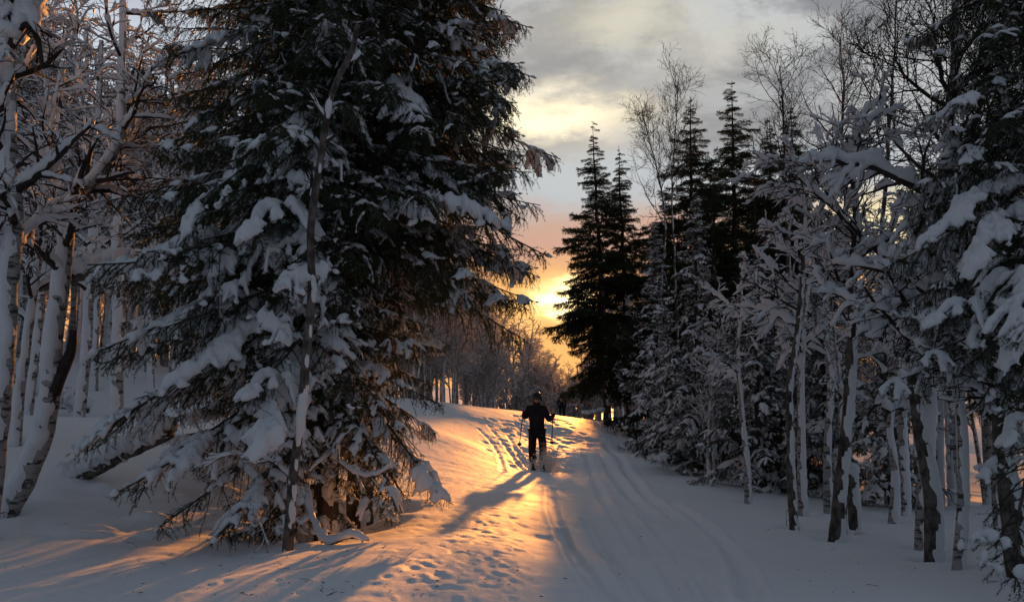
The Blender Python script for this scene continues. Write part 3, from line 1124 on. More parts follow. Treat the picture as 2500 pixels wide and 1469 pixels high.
tB = spruce('tall dark spruce whose right boughs stick out against the bright sky', bB, 14.0, 2.30, 0.15,
            z0=1.2, dz=0.25, per=7, kinds=(LIGHT, MED), wts=(.8, .2), lenf=lenB, heroes=HB, seed=2, prof=0.55, zmax=9.0, pitch0=0.22, pitch1=-0.15, zbare=(0.0, 3.5))
bC = np.array([P(660, 1200, 10.6)[0], 10.6, 0]); bC[2] = gz(bC[0], bC[1])
spruce('dark spruce standing deepest in the left clump, its top left of the others', bC, 13.0, 2.3, 0.13, z0=0.6, dz=0.27, per=6, kinds=(LIGHT, MED), wts=(.7, .3), seed=3, prof=0.6, zmax=11, zbare=(1.0, 4.0),
       lenf=lambda a, z: 0.75 if z < 2.4 else 1.0)

# ------------------------------------------------------------------ right front spruce
bR = np.array([P(2600, 1300, 6.7)[0], 6.7, 0]); bR[2] = gz(bR[0], bR[1])
HR = [(4.55, P(2375, 75, 6.3), MED), (4.2, P(2335, 250, 6.2), MED), (3.25, P(2285, 590, 6.2), PILLOW), (3.0, P(2300, 690, 6.1), PILLOW), (3.6, P(2360, 480, 6.6), LIGHT), (2.9, P(2340, 760, 6.5), BARE), (2.6, P(2330, 860, 6.5), LIGHT), (2.3, P(2380, 1020, 6.5), BARE), (2.75, P(2250, 800, 6.1), MED),
      (3.9, P(2345, 400, 6.4), MED), (2.4, P(2375, 985, 5.9), HEAVY), (1.9, P(2440, 1090, 5.9), MED), (1.1, P(2432, 1425, 5.3), HEAVY), (3.15, P(2440, 620, 6.1), MED), (2.9, P(2420, 830, 5.5), MED),
      (3.0, P(2300, 700, 6.6), MED), (2.1, P(2385, 1010, 6.4), MED)]
spruce('near dark spruce at the right edge with thick pillows of snow on its boughs', bR, 9.0, 1.45, 0.12, z0=1.9, dz=0.28, per=9, kinds=(BARE, LIGHT, MED), wts=(.55, .35, .10),
       heroes=HR, seed=4, prof=0.6, zmax=7.5, pitch0=0.3, pitch1=0.0, zbare=(1.5, 6))


def gp(px, Y):
    p = P(px, 900, Y)
    return np.array([p[0], Y, gz(p[0], Y)])


def top_h(px, py, Y):
    return P(px, py, Y)[2] - gz(P(px, py, Y)[0], Y)


# ------------------------------------------------------------------ mid-distance spruces
mids = [
    (1625, 1622, 455, 27.0, 1.6, 'dark mid-height spruce filling the gap below the narrow one and the sun-side pair', 0.8, FARL),
    (1745, 1742, 420, 25.5, 1.7, 'dark spruce standing in front of the broad pointed one and half as high', 0.8, FARL),
    (1845, 1842, 470, 24.0, 1.6, 'dark lower spruce between the broad pointed one and the rightmost distant spruce', 0.8, FARL),
    (1484, 1447, 300, 30.0, 1.6, 'tallest slim spruce left of the dark group, right beside the setting sun', 1.6, FARL),
    (1536, 1510, 352, 32.0, 1.5, 'thin pointed spruce just right of the one beside the setting sun', 1.7, FARL),
    (1690, 1685, 238, 31.0, 1.9, 'narrow dark spruce rising between bare birch twigs, left of the broad pointed one', 1.5, FARL),
    (1795, 1788, 200, 29.0, 2.2, 'broad pointed dark spruce, the highest one on the right side', 1.5, FARL),
    (1882, 1878, 285, 30.0, 1.7, 'slight dark spruce whose top shows just right of the broad pointed one', 1.2, FARL),
    (1955, 1932, 262, 27.0, 1.9, 'dark spruce with a birch stem crossing its top, rightmost of the distant spruces', 1.2, FARL),
    (1600, 1600, 520, 23.0, 1.35, 'mid-sized spruce at the edge of the trail behind the snowy shrubs', 0.3, MIDL),
    (1700, 1700, 460, 17.5, 1.6, 'snow-laden spruce on the right bank, its dark skirt just touching the snow', 0.3, MIDL),
    (1850, 1840, 600, 14.6, 1.5, 'snow-laden spruce on the right bank behind the slender pale stem', 0.3, MIDH),
    (2010, 2010, 560, 14.5, 1.5, 'dark spruce directly behind the twin birch trunks', 0.25, MIDH),
    (2170, 2160, 800, 12.6, 1.25, 'low dark spruce behind the arched birch', 0.15, MIDH),
    (1620, 1630, 800, 19.5, 1.2, 'short snow-covered spruce at the crest of the right bank', 0.2, MIDH),
]
for i, (bx, tx, ty, Y, R, lab, z0, kind) in enumerate(mids):
    b = gp(bx, Y)
    H = top_h(tx, ty, Y)
    tpx = P(tx, ty, Y)
    kinds = (kind,) if kind is FARL else (BARE, LIGHT, MED, HEAVY)
    wts = (1.0,) if kind is FARL else (.2, .3, .25, .25)
    hs = []
    if i == 3:
        rA = np.random.RandomState(6)
        for q in range(26):
            py_ = rA.uniform(640, 868)
            tip = P(np.interp(py_, [640, 780, 905], [1385, 1368, 1405]) + abs(rA.randn()) * 14, py_, rA.uniform(29.2, 30.8))
            hs.append((tip[2] - b[2] + rA.uniform(.1, .4), tip, FARL))
    spruce(lab, b, H, R, 0.07 + 0.008 * H, heroes=hs, z0=z0, dz=max(0.27, H / (38 if kind is FARL else 33)), per=6, cone=(0.25 if i in (3, 4) else 0.30) if kind is FARL else None, kinds=kinds, wts=wts, seed=20 + i, lean=((tpx[0] - b[0]) / H, 0), prof=0.85, pitch0=0.25, pitch1=-0.45)

# ------------------------------------------------------------------ left birches
LS = dict(side=(-0.5, -0.8, 0.1), cover=0.1, amt=0.3)
# slender snowy trunk in front of the big spruce
birch('snowy_tree', 'thin crooked snow-plastered trunk standing in front of the big spruce', None,
      [(700, 1345), (712, 1230), (735, 1000), (760, 740), (758, 560), (785, 380), (812, 230), (860, 130), (875, 60)], 6.9, 0.045, 0.018, depth=-1.15, nl=5, t0=0.5, limb=0.4, lv2=3, lv3=3, snow=0.03,
      side=(0.6, -0.8, 0), cover=-0.3, amt=0.4, bark=DBARK, seed=1, cat='birch tree')
birch('birch_tree', 'leaning birch with a thick curved snowy base and a bent sunlit upper stem, far left', None,
      [(0, 1240), (62, 1165), (104, 1050), (128, 900), (150, 720), (168, 560), (185, 480), (235, 435), (290, 335), (300, 220)], 8.8, 0.125, 0.045, nl=12, t0=0.45, limb=1.2, lv2=7, lv3=5, snow=0.06,
      limbs=[dict(pts=[(112, 1000), (140, 930), (172, 860), (180, 806)], r=0.095, snow=0.02, per=0)], seed=2, **LS)
birch('birch_tree', 'upright birch at the left frame edge carrying big lumps of snow near its top', None,
      [(-30, 1150), (5, 950), (22, 700), (30, 500), (20, 300), (10, 100), (0, -60)], 7.6, 0.10, 0.06, nl=14, t0=0.35, limb=1.0, lv2=7, lv3=5, snow=0.065,
      limbs=[dict(pts=[(20, 120), (60, 60), (90, 90), (105, 170)], r=0.05, snow=0.50, per=5, sub=.3), dict(pts=[(10, 20), (30, 0), (50, 20)], r=0.05, snow=0.45, per=4, sub=.3), dict(pts=[(20, 420), (60, 400), (80, 440)], r=0.03, snow=0.18, per=4)], seed=3, **LS)
lefts = [
    ([(35, 1135), (52, 960), (78, 760), (105, 580), (120, 380), (150, 150)], 11.0, 0.085, 'pale straight birch between the far-left trunk and the leaning one'),
    ([(65, 1022), (85, 880), (105, 700), (125, 500), (150, 300), (180, 60)], 15.0, 0.11, 'mottled birch standing behind the leaning birch, at the foot of the slope'),
    ([(190, 1048), (205, 900), (222, 690), (232, 500), (240, 300), (250, 100)], 14.6, 0.12, 'pale birch with a dark foot, right of the broken stub'),
    ([(231, 942), (237, 820), (240, 640), (255, 420), (262, 200)], 18.5, 0.09, 'thin birch higher up the slope, close behind the pale one with a dark foot'),
    ([(285, 1014), (290, 820), (288, 600), (292, 400), (297, 200), (302, 20), (305, -120)], 14.2, 0.13, 'tall thick birch rising straight to the top of the picture beside the spruce'),
    ([(372, 960), (368, 800), (378, 600), (395, 420), (390, 250)], 18.0, 0.09, 'slim birch half hidden behind the left boughs of the spruce'),
    ([(130, 870), (140, 700), (165, 480), (200, 280), (215, 60)], 21.0, 0.11, 'birch at the top of the left slope with a tangled crown'),
    ([(20, 860), (40, 660), (60, 430), (55, 200), (80, 0)], 20.0, 0.12, 'birch at the top of the left slope nearest the frame edge'),
]
for i, (pth, Y, r, lab) in enumerate(lefts):
    birch('birch_tree', lab, None, pth, Y, r * 0.8, r * 0.32, nl=15, t0=0.36, limb=1.7, lv2=7, lv3=5, snow=0.055, split=(i in (2, 4)), seed=10 + i, trop1=0.03, **LS)

# ------------------------------------------------------------------ right birches
RS = dict(side=(0.85, -0.35, 0.05), amt=0.42)
rights = [
    (dict(path_px=[(1940, 1290), (1930, 1130), (1928, 960), (1945, 800), (1962, 640), (1965, 480), (1950, 420)], Y=9.9, r0=0.052, nl=14, t0=0.5, limb=1.1, snow=0.065, cover=-0.15), 'slender dark birch on the right bank, in front of its paler twin'),
    (dict(path_px=[(1957, 1235), (1955, 1080), (1958, 920), (1965, 760), (1990, 600)], Y=11.2, r0=0.06, nl=10, t0=0.5, limb=1.1, snow=0.08, cover=0.35), 'pale snow-plastered birch right behind the slender dark one'),
    (dict(path_px=[(2036, 1315), (2052, 1200), (2068, 1020), (2078, 850), (2080, 680), (2085, 520), (2075, 400), (2070, 330)], Y=9.1, r0=0.075, nl=16, t0=0.42, limb=1.25, snow=0.075, cover=-0.1), 'tall slightly leaning birch left of the snow-capped stump'),
    (dict(path_px=[(2056, 1295), (2062, 1150), (2050, 1000), (2040, 840), (2030, 720)], Y=9.7, r0=0.04, nl=6, t0=0.5, limb=0.8, snow=0.07, cover=0.1), 'thin stem pressed against the tall leaning birch'),
    (dict(path_px=[(2021, 1240), (2020, 1120), (2024, 960), (2015, 800), (2000, 640), (1985, 540)], Y=11.5, r0=0.06, nl=12, t0=0.45, limb=1.2, snow=0.07, cover=0.1), 'mottled birch behind and left of the tall leaning one'),
    (dict(path_px=[(1826, 1225), (1822, 1120), (1808, 960), (1800, 850), (1808, 740), (1812, 680)], Y=12.6, r0=0.05, nl=9, t0=0.4, limb=0.8, snow=0.07, cover=0.15), 'slender pale stem in front of the laden spruce'),
    (dict(path_px=[(2178, 1268), (2184, 1160), (2172, 1060), (2178, 1000), (2205, 975), (2235, 985), (2245, 1020)], Y=10.6, r0=0.055, nl=7, t0=0.5, limb=0.5, snow=0.10, cover=0.1,
          limbs=[dict(pts=[(2176, 1010), (2150, 985), (2120, 1010), (2105, 1060)], r=0.03, snow=0.14, per=4, sub=0.3)]), 'bent birch arching over under a rounded roll of snow'),
    (dict(path_px=[(2205, 1262), (2206, 1150), (2200, 1010), (2190, 850), (2180, 700), (2160, 560)], Y=11.4, r0=0.075, nl=12, t0=0.45, limb=1.2, snow=0.09, cover=0.2), 'pale birch standing just right of the arched one'),
    (dict(path_px=[(2278, 1365), (2274, 1230), (2255, 1080), (2232, 930), (2222, 800), (2216, 660), (2240, 540), (2300, 480)], Y=7.8, r0=0.075, r1=0.04, nl=10, t0=0.5, limb=1.0, snow=0.10, cover=-0.05,
          limbs=[dict(pts=[(2330, 500), (2260, 470), (2180, 430), (2120, 405), (2060, 400), (2010, 375)], r=0.045, snow=0.13, per=12, sub=0.6), dict(pts=[(2225, 700), (2180, 780), (2120, 830)], r=0.03, snow=0.13, per=6, sub=.4)]), 'front birch of the close pair, curving up to a heavy slanting limb'),
    (dict(path_px=[(2252, 1345), (2256, 1220), (2262, 1060), (2262, 900), (2272, 740), (2290, 560), (2310, 380), (2330, 180), (2335, -40)], Y=8.6, r0=0.085, r1=0.04, nl=18, t0=0.5, limb=1.9, lv2=8, lv3=5, lv4=2, snow=0.05, cover=0.15, zfade=(2.6, 4.2), trop1=0.12, trop2=0.06, trop3=0.05), 'tall birch behind the close pair, its bare dark crown spreading over the top right'),
    (dict(path_px=[(2335, 1390), (2348, 1240), (2345, 1080), (2338, 920), (2335, 760), (2350, 600), (2370, 420)], Y=7.3, r0=0.05, nl=12, t0=0.4, limb=0.9, snow=0.10, cover=0.1), 'slim birch with snow on its right side, between the close pair and the right-edge spruce'),
    (dict(path_px=[(2492, 1395), (2475, 1280), (2455, 1150), (2440, 1000), (2425, 850), (2410, 650)], Y=6.9, r0=0.10, nl=8, t0=0.5, limb=0.8, snow=0.09, cover=-0.2), 'stout dark-barked birch at the right edge below the spruce'),
    (dict(path_px=[(2440, 1330), (2432, 1200), (2428, 1050), (2420, 900), (2400, 700)], Y=8.6, r0=0.05, nl=8, t0=0.5, limb=0.9, snow=0.09, cover=0.2), 'thin pale birch left of the stout one at the right edge'),
]
for i, (kw, lab) in enumerate(rights):
    kw.setdefault('lv2', 7); kw.setdefault('lv3', 5); kw.setdefault('trop1', 0.0)
    birch('birch_tree', lab, None, seed=30 + i, bark=DBARK if i in (0, 2, 11, 8) else BIRCH, **RS, **kw)

# bare-topped birches against the sky
bare = [
    ([(1612, 1010), (1615, 700), (1625, 540), (1600, 400), (1572, 290)], 24.0, 0.06, 'thin bare birch reaching into the sky left of the narrow dark spruce'),
    ([(1660, 1000), (1650, 700), (1640, 480), (1648, 340), (1655, 200)], 25.0, 0.06, 'bare birch whose fine twigs fan out beside the narrow dark spruce'),
    ([(1905, 1050), (1925, 700), (1920, 480), (1912, 300), (1905, 160)], 20.0, 0.10, 'crooked bare birch crossing the rightmost distant spruce'),
    ([(2060, 1000), (2068, 600), (2055, 380), (2060, 230), (2050, 90)], 19.0, 0.11, 'fan-shaped bare birch in the sky above the tall leaning birch'),
    ([(2160, 1050), (2150, 700), (2165, 420), (2180, 200), (2190, 0)], 15.0, 0.10, 'many-twigged bare birch left of the top-right crown'),
    ([(2420, 1000), (2430, 600), (2440, 300), (2450, 50), (2460, -100)], 13.0, 0.12, 'dark bare birch partly hidden by the right-edge spruce'),
]
for i, (pth, Y, r, lab) in enumerate(bare):
    birch('birch_tree', lab, None, pth, Y, r * 0.62, 0.012, nl=16, t0=0.45, limb=1.9, ang=34, lv2=6, lv3=5, lv4=2, snow=0.07, zfade=(P(1250, 560, Y)[2], P(1250, 400, Y)[2]), trop1=0.10, trop2=0.07, trop3=0.06, seed=60 + i, split=False, cover=-0.45, twig_r=0.005, side=(.8, -.4, 0), bark=DBARK)

# ------------------------------------------------------------------ woods of similar birches
def birch_variant(seed, H, r0, snow, split=False):
    rs = np.random.RandomState(seed)
    n = 24
    tt = np.linspace(0, 1, n)
    ph = rs.rand(4) * 6
    bend = rs.uniform(-0.5, 0.5, 2)
    tp = np.stack([bend[0] * tt ** 2 * 1.6 + 0.10 * np.sin(tt * 5 + ph[0]) * tt, bend[1] * tt ** 2 * 1.6 + 0.10 * np.sin(tt * 6 + ph[1]) * tt, -0.15 + H * tt], -1)
    tr = r0 * (1 - 0.8 * tt) + 0.004
    mt, ms, mc, mcs = MB(), MB(), MB(), MB()
    stems = [(tp, tr)]
    if rs.rand() < 0.6:
        t2 = tp.copy(); t2[:, 0] += 0.9 * tt ** 1.3 * (1 if rs.rand() < .5 else -1) + 0.12; t2[:, 1] += 0.2 * tt; t2[:, 2] *= 0.85
        stems.append((t2, tr * 0.75))
    for p, r in stems:
        tubes(mt, p, r, k=7)
        trunk_snow(ms, p, r, (rs.uniform(-.5, .5), -0.9, 0), amt=0.35, k=8, cover=0.1, seed=seed)
        p1, q1, r1, _ = grow(p[None], r[None], np.array([0]), 15, 0.28, 0.98, 50, H * 0.27, n=8, wig=0.14, trop=0.05, rmin=0.009, rs=rs)
        p2, q2, r2, _ = grow(p1, q1, r1, 6, 0.15, 1, 48, H * 0.12, n=6, wig=0.2, trop=-0.02, rmin=0.006, rs=rs)
        p3, q3, r3, _ = grow(p2, q2, r2, 5, 0.1, 1, 50, H * 0.06, n=4, wig=0.25, trop=-0.03, rmin=0.007, rs=rs)
        tubes(mc, p1, q1, k=4); tubes(mc, p2, q2, k=3); tubes(mc, p3, q3, k=3)
        snow_on(mcs, p1, q1, snow, k=5, thr=-0.6, seed=seed)
        snow_on(mcs, _dense(p2), _denseR(q2), snow * 0.9, k=5, thr=-0.22, nscale=8, seed=seed)
        snow_on(mcs, _dense(p3), _denseR(q3), snow * 0.64, k=4, thr=0.02, nscale=8, seed=seed)
    return dict(trunk=mt.mesh('trunk', BIRCH), coat=ms.mesh('snow_coat', SNOW), crown=mc.mesh('crown', TWIG), snow=mcs.mesh('snow_layer', SNOW))


VAR = [birch_variant(200 + i, 7.5, 0.075, 0.06) for i in range(6)]


FTWIG = simple('hoarfrosted_twig', (0.14, 0.12, 0.115), (0.46, 0.43, 0.42), 12, 0.8, 0, transl=0.25)
FROST = snow_mat('sparkling_frost')
FROST.node_tree.nodes['Mix Shader'].inputs[0].default_value = 0.5


def place_variant(v, loc, rz, s, label, group, frost=False):
    r = thing('birch_tree', loc, label, 'birch tree', group)
    r.rotation_euler = (0, 0, rz)
    r.scale = (s, s, s)
    t = obj('trunk', v['trunk'], r)
    obj('snow_coat', v['coat'], t)
    c = obj('crown', v['crown'], r)
    sl_ = obj('snow_layer', v['snow'], c)
    if frost:
        sl_.material_slots[0].link = 'OBJECT'
        sl_.material_slots[0].material = FROST
        c.material_slots[0].link = 'OBJECT'
        c.material_slots[0].material = FTWIG
    return r


rw = np.random.RandomState(77)


def wood(n, pxr, Yr, hr, label, group, keep=lambda px, Y, top: True):
    k = 0
    tries = 0
    made = []
    while k < n and tries < n * 12:
        tries += 1
        px, Y = rw.uniform(*pxr), rw.uniform(*Yr)
        H = rw.uniform(*hr)
        b = gp(px, Y)
        topy = CY - F_PX * math.tan(math.atan2(b[2] + H - CAMH, Y) - PITCH)
        if not keep(px, Y, topy): continue
        x0 = b[0] - 0.093 * (Y - 12)
        if -3.3 < x0 < 1.3 and b[2] + H > -0.7 + (Y - 14) * 0.096: continue
        made.append(place_variant(VAR[rw.randint(len(VAR))], b, rw.rand() * 6.28, H / 7.5, label, group, 'skier' in group or 'crest' in group))
        k += 1
    return made


# stand behind the skier
def keepc(px, Y, top):
    lim = np.interp(px, [900, 1100, 1230, 1290, 1330, 1380, 1450], [560, 650, 700, 740, 805, 845, 850])
    return top > lim


wood(44, (930, 1290), (31, 50), (4.5, 10), 'thin snow-frosted birch in the dense stand behind the skier', 'birches in the stand behind the skier', keepc)
wood(26, (900, 1300), (50, 72), (6, 12), 'hazy birch deep in the stand behind the skier', 'birches deep in the stand behind the skier', keepc)
wood(30, (1290, 1520), (46, 70), (3.4, 7.5), 'low birch far behind the crest under the setting sun', 'birches far behind the crest', keepc)
wood(36, (-260, 460), (19, 34), (7, 11), 'snow-covered birch in the crowded wood on the left slope', 'birches crowding the left slope')
wood(16, (-200, 900), (34, 50), (7, 10), 'distant birch at the top of the left slope', 'distant birches on the left slope')
wood(12, (460, 1000), (24, 40), (8, 11), 'snowy birch glimpsed through the boughs of the big spruces', 'birches behind the big spruces')
thicket = wood(9, (1520, 2080), (20, 30), (4.0, 6.5), 'snow-laden birch in the thicket at the foot of the distant spruces', 'birches in the right thicket')
wood(30, (2080, 2800), (13, 30), (4.5, 7.5), 'thin snowy birch in the pale grove behind the right bank', 'birches in the right grove')
for q, o in enumerate(sorted(thicket, key=lambda o: o.location[0] / o.location[1])):
    o['label'] = 'snow-laden birch at the foot of the distant spruces, ' + ('leftmost', 'second from the left', 'third from the left', 'fourth from the left', 'middle', 'fourth from the right', 'third from the right', 'second from the right', 'rightmost')[q] + ' of nine'
small = wood(6, (1650, 2020), (13.5, 18), (2.6, 4.0), 'small snow-laden birch among the laden spruces on the right bank', 'small birches on the right bank')
for q, o in enumerate(sorted(small, key=lambda o: o.location[0] / o.location[1])):
    o['label'] = 'small snowy birch among laden spruces, ' + ('leftmost', 'second from the left', 'third from the left', 'third from the right', 'second from the right', 'rightmost')[q] + ' of six on the bank'
wood(24, (1480, 2750), (34, 55), (6, 9.5), 'distant birch of the wood beyond the right grove', 'distant birches, right')


def far_wood():
    """the wood beyond, too far to tell its trees apart"""
    rs = np.random.RandomState(5)
    mt, mc, msn = MB(), MB(), MB()
    k = 0
    while k < 350:
        Y = rs.uniform(56, 130); px = rs.uniform(-500, 3000)
        H = rs.uniform(6, 13)
        if k < 100: Y = rs.uniform(36, 60); px = rs.uniform(-400, 900); H = rs.uniform(6, 10)
        elif k < 200: Y = rs.uniform(53, 85); px = rs.uniform(1130, 1560); H = rs.uniform(3, 8)
        elif k >= 290: Y = rs.uniform(52.5, 60); px = rs.uniform(1180, 1560); H = rs.uniform(1.6, 3.0)
        elif k < 222: Y = rs.uniform(45, 60); px = rs.uniform(2100, 2900); H = rs.uniform(6, 9)
        b = gp(px, Y)
        x0 = b[0] - 0.1 * (Y - 12)
        if -3.6 < x0 < 1.6: H = min(H, -0.8 + (Y - 14) * 0.096 - b[2] - rs.rand() * 1.2)
        if H < 2: continue
        tt = np.linspace(0, 1, 7)
        tp = np.stack([rs.randn() * .6 * tt ** 2, rs.randn() * .4 * tt ** 2, H * tt - .2], -1)
        tr = .09 * (1 - .8 * tt) + .01
        tubes(mt, (tp + b)[None], tr[None], k=5)
        p1, q1, r1, _ = grow(tp[None], tr[None], np.array([0]), 15, .12, .98, 48, H * .22, n=4, wig=.15, trop=.08, rmin=.02, rs=rs)
        p2, q2, _, _ = grow(p1, q1, r1, 6, .1, 1, 50, H * .11, n=3, wig=.25, trop=0, rmin=.014, rs=rs)
        tubes(mc, p1 + b, q1, k=3, cap=False); tubes(mc, p2 + b, q2, k=3, cap=False)
        snow_on(msn, p1 + b, q1, .14, k=3, thr=-.7); snow_on(msn, p2 + b, q2, .11, k=3, thr=-.5)
        k += 1
    root = thing('far_wood', (0, 60, 0), 'distant snowy wood closing the view all along the horizon', 'wood')
    root['kind'] = 'stuff'
    for nm, q_, m_ in (('trunks', mt, BIRCH), ('branches', mc, FTWIG), ('snow_layer', msn, FROST)):
        o = obj(nm, q_.mesh(nm, m_), root, (0, -60, 0)); o['kind'] = 'stuff'


far_wood()

# ------------------------------------------------------------------ logs, stumps, twigs
def log(label, pts, r0, r1, cover=0.6, amt=0.9, bark=None, name='fallen_log', cat='fallen log', seed=0, snow=0.0, n=26, side=(0, -.2, 1)):
    w = [P(a[0], a[1], a[2]) for a in pts]
    base = w[0].copy()
    path = spline(w, n) - base
    rr_ = np.linspace(r0, r1, n)
    root = thing(name, base, label, cat)
    mb = MB(); tubes(mb, path, rr_, k=10, jitter=0.15, jscale=12)
    t = obj('wood', mb.mesh('wood', bark or DBARK), root)
    mb = MB()
    if snow:
        snow_on(mb, _dense(_dense(path[None])), _denseR(_denseR(rr_[None])), snow, k=12, thr=-1.6, seed=seed, fat=1.5)
    else:
        trunk_snow(mb, path, rr_, side, amt=amt, cover=cover, seed=seed)
    obj('snow_cap', mb.mesh('snow_cap', SNOW), t)
    return root


log('snow-covered log slanting out of the snow towards the big spruce, left', [(150, 1185, 10.3), (230, 1150, 10.2), (310, 1108, 10.1), (420, 1060, 10.0)], 0.075, 0.06, snow=0.13, seed=3)
log('curved dark log half sunk in the snow behind the leaning birch', [(10, 915, 16.5), (80, 945, 16.4), (140, 985, 16.3), (215, 1002, 16.2)], 0.09, 0.05, snow=0.22, seed=5)
log('nearly horizontal snow-piled trunk hung up between the left birches', [(95, 700, 11.6), (200, 674, 11.6), (300, 658, 11.6), (420, 640, 11.7)], 0.075, 0.06, snow=0.17, seed=7, name='hanging_log')
log('snow-dusted branch lying on the snow crest beyond the skier', [(1425, 1012, 28), (1450, 1008, 28), (1475, 1003, 28.2)], 0.03, 0.02, snow=0.08, seed=9)
log('short standing stump with a round snow cap between the birches on the right bank', [(2086, 1292, 9.6), (2084, 1230, 9.6), (2080, 1180, 9.6), (2081, 1150, 9.6)], 0.062, 0.055, cover=0.1, amt=0.35, name='tree_stump', cat='tree stump', seed=4, side=(1, -.3, 0.1))
cap = MB()
cp = P(2081, 1146, 9.6)
tubes(cap, (cp + np.array([[0, 0, -.05], [0, 0, -.02], [0, 0, .03], [0.0, 0, .07], [0, 0, .09]]))[None], np.array([[.06, .082, .08, .05, .01]]), k=12, jitter=.1)
sc_ = [o for o in C.objects if o.name == 'tree_stump'][0]
co_ = obj('snow_cap', cap.mesh('snow_cap', SNOW), sc_)
co_.location = [-v for v in sc_.location]


def dead_branch(label, base, pts, r0, per, sub, seed, snow=0.03, name='dead_branch', cat='dead branch'):
    rs = np.random.RandomState(seed)
    w = [P(*a) for a in pts]
    b0 = w[0].copy()
    path = (spline(w, 14) - b0)[None]
    rr_ = np.linspace(r0, r0 * 0.3, 14)[None]
    p2, q2, r2_, _ = grow(path, rr_, np.array([0]), per, 0.2, 1, 45, sub, n=7, wig=.15, trop=-.02, rmin=.003, rs=rs)
    p3, q3, _, _ = grow(p2, q2, r2_, 3, 0.2, 1, 45, sub * .45, n=5, wig=.2, trop=0, rmin=.002, rs=rs)
    root = thing(name, b0, label, cat)
    mb = MB(); tubes(mb, path, rr_, k=6); tubes(mb, p2, q2, k=4); tubes(mb, p3, q3, k=3)
    t = obj('twigs', mb.mesh('twigs', TWIG), root)
    mb = MB(); snow_on(mb, _dense(path), _denseR(rr_), snow, k=7, thr=-.6, seed=seed); snow_on(mb, p2, q2, snow * .8, k=5, thr=-.4, seed=seed)
    if mb.n: obj('snow_layer', mb.mesh('snow_layer', SNOW), t)


dead_branch('bent snow-topped branch lying on the snow at the foot of the spruces', None, [(745, 1190, 7.6), (760, 1260, 7.3), (795, 1325, 7.0), (850, 1312, 6.9), (900, 1318, 6.8)], 0.022, 7, .22, 1, .06)
dead_branch('dry twiggy branch leaning against the thin trunk under the spruce', None, [(640, 1165, 7.4), (610, 1210, 7.2), (640, 1290, 6.9), (655, 1330, 6.8)], 0.008, 6, .3, 2, .01)
dead_branch('dead lower branch sweeping out of the spruce clump in the shade', None, [(770, 1040, 7.8), (820, 1120, 7.5), (900, 1165, 7.3), (960, 1130, 7.3)], 0.02, 8, .35, 3, .05)
dead_branch('snow-lined dead branch reaching left from the thin trunk', None, [(715, 1170, 7.0), (650, 1120, 7.0), (560, 1110, 6.9), (500, 1140, 6.9)], 0.012, 8, .3, 4, .03)
dead_branch('pair of bare stalks poking out of the snow near the slender dark birch', None, [(1921, 1283, 9.5), (1919, 1265, 9.5), (1921, 1248, 9.5)], 0.004, 2, .1, 5, 0.0, 'bare_stalk', 'stalk')
dead_branch('tiny twig sticking out of the sunlit snow below the spruces', None, [(893, 1364, 6.4), (890, 1356, 6.4), (884, 1350, 6.4)], 0.006, 2, .03, 6, 0.01, 'small_twig', 'twig')
dead_branch('bare twig lying on the shaded snow at the left frame edge', None, [(-10, 1258, 8.3), (10, 1250, 8.3), (38, 1258, 8.2)], 0.005, 3, .1, 7, 0.0, 'small_twig', 'twig')

# ------------------------------------------------------------------ people
def cloth(name, c, rough=0.8):
    return simple(name, c, tuple(v * 1.5 for v in c), 22, rough, 0.3, 0.004)


JACKET = cloth('dark_jacket_fabric', (0.012, 0.012, 0.016))
TROUSER = cloth('dark_trouser_fabric', (0.010, 0.010, 0.012))
GLOVE = cloth('glove_leather', (0.010, 0.009, 0.009), 0.6)
SKIN = simple('face_skin', (0.36, 0.20, 0.14), (0.42, 0.25, 0.18), 12, 0.55, 0.1, 0.002)
HELM = simple('helmet_shell', (0.014, 0.014, 0.016), (0.02, 0.02, 0.022), 4, 0.35, 0)
LENS = simple('goggle_lens', (0.02, 0.02, 0.03), (0.03, 0.02, 0.03), 4, 0.12, 0, spec=0.6)
METAL = simple('pole_metal', (0.05, 0.05, 0.055), (0.08, 0.08, 0.085), 10, 0.35, 0)


def skin_mesh(name, verts, edges, radii, mat, sub=2):
    me = bpy.data.meshes.new(name + '_cage')
    me.from_pydata([tuple(v) for v in verts], edges, [])
    o = bpy.data.objects.new(name + '_cage', me)
    C.objects.link(o)
    sk = o.modifiers.new('skin', 'SKIN')
    sk.use_smooth_shade = True
    for i, r in enumerate(radii):
        r = r if isinstance(r, tuple) else (r, r)
        me.skin_vertices[0].data[i].radius = r
        me.skin_vertices[0].data[i].use_root = (i == 0)
    ss_ = o.modifiers.new('subdivide', 'SUBSURF')
    ss_.levels = ss_.render_levels = sub
    dg = bpy.context.evaluated_depsgraph_get()
    dg.update()
    out = bpy.data.meshes.new_from_object(o.evaluated_get(dg))
    out.name = name
    out.materials.clear(); out.materials.append(mat)
    for p in out.polygons: p.use_smooth = True
    bpy.data.objects.remove(o)
    return out


def ellipsoid(mb, c, r, nu=20, nv=12, v0=0.0, v1=1.0, fn=None):
    u = np.linspace(0, 2 * math.pi, nu, endpoint=False)
    v = np.linspace(v0 * math.pi + 1e-3, v1 * math.pi - 1e-3, nv)
    U, V_ = np.meshgrid(u, v)
    p = np.stack([np.sin(V_) * np.cos(U), np.sin(V_) * np.sin(U), np.cos(V_)], -1)
    if fn is not None: p = fn(p)
    p = p * np.array(r) + np.array(c)
    idx = np.arange(nu * nv).reshape(nv, nu)
    j = np.roll(idx, -1, 1)
    mb.add(p.reshape(-1, 3), np.stack([idx[:-1], idx[1:], j[1:], j[:-1]], -1).reshape(-1, 4))


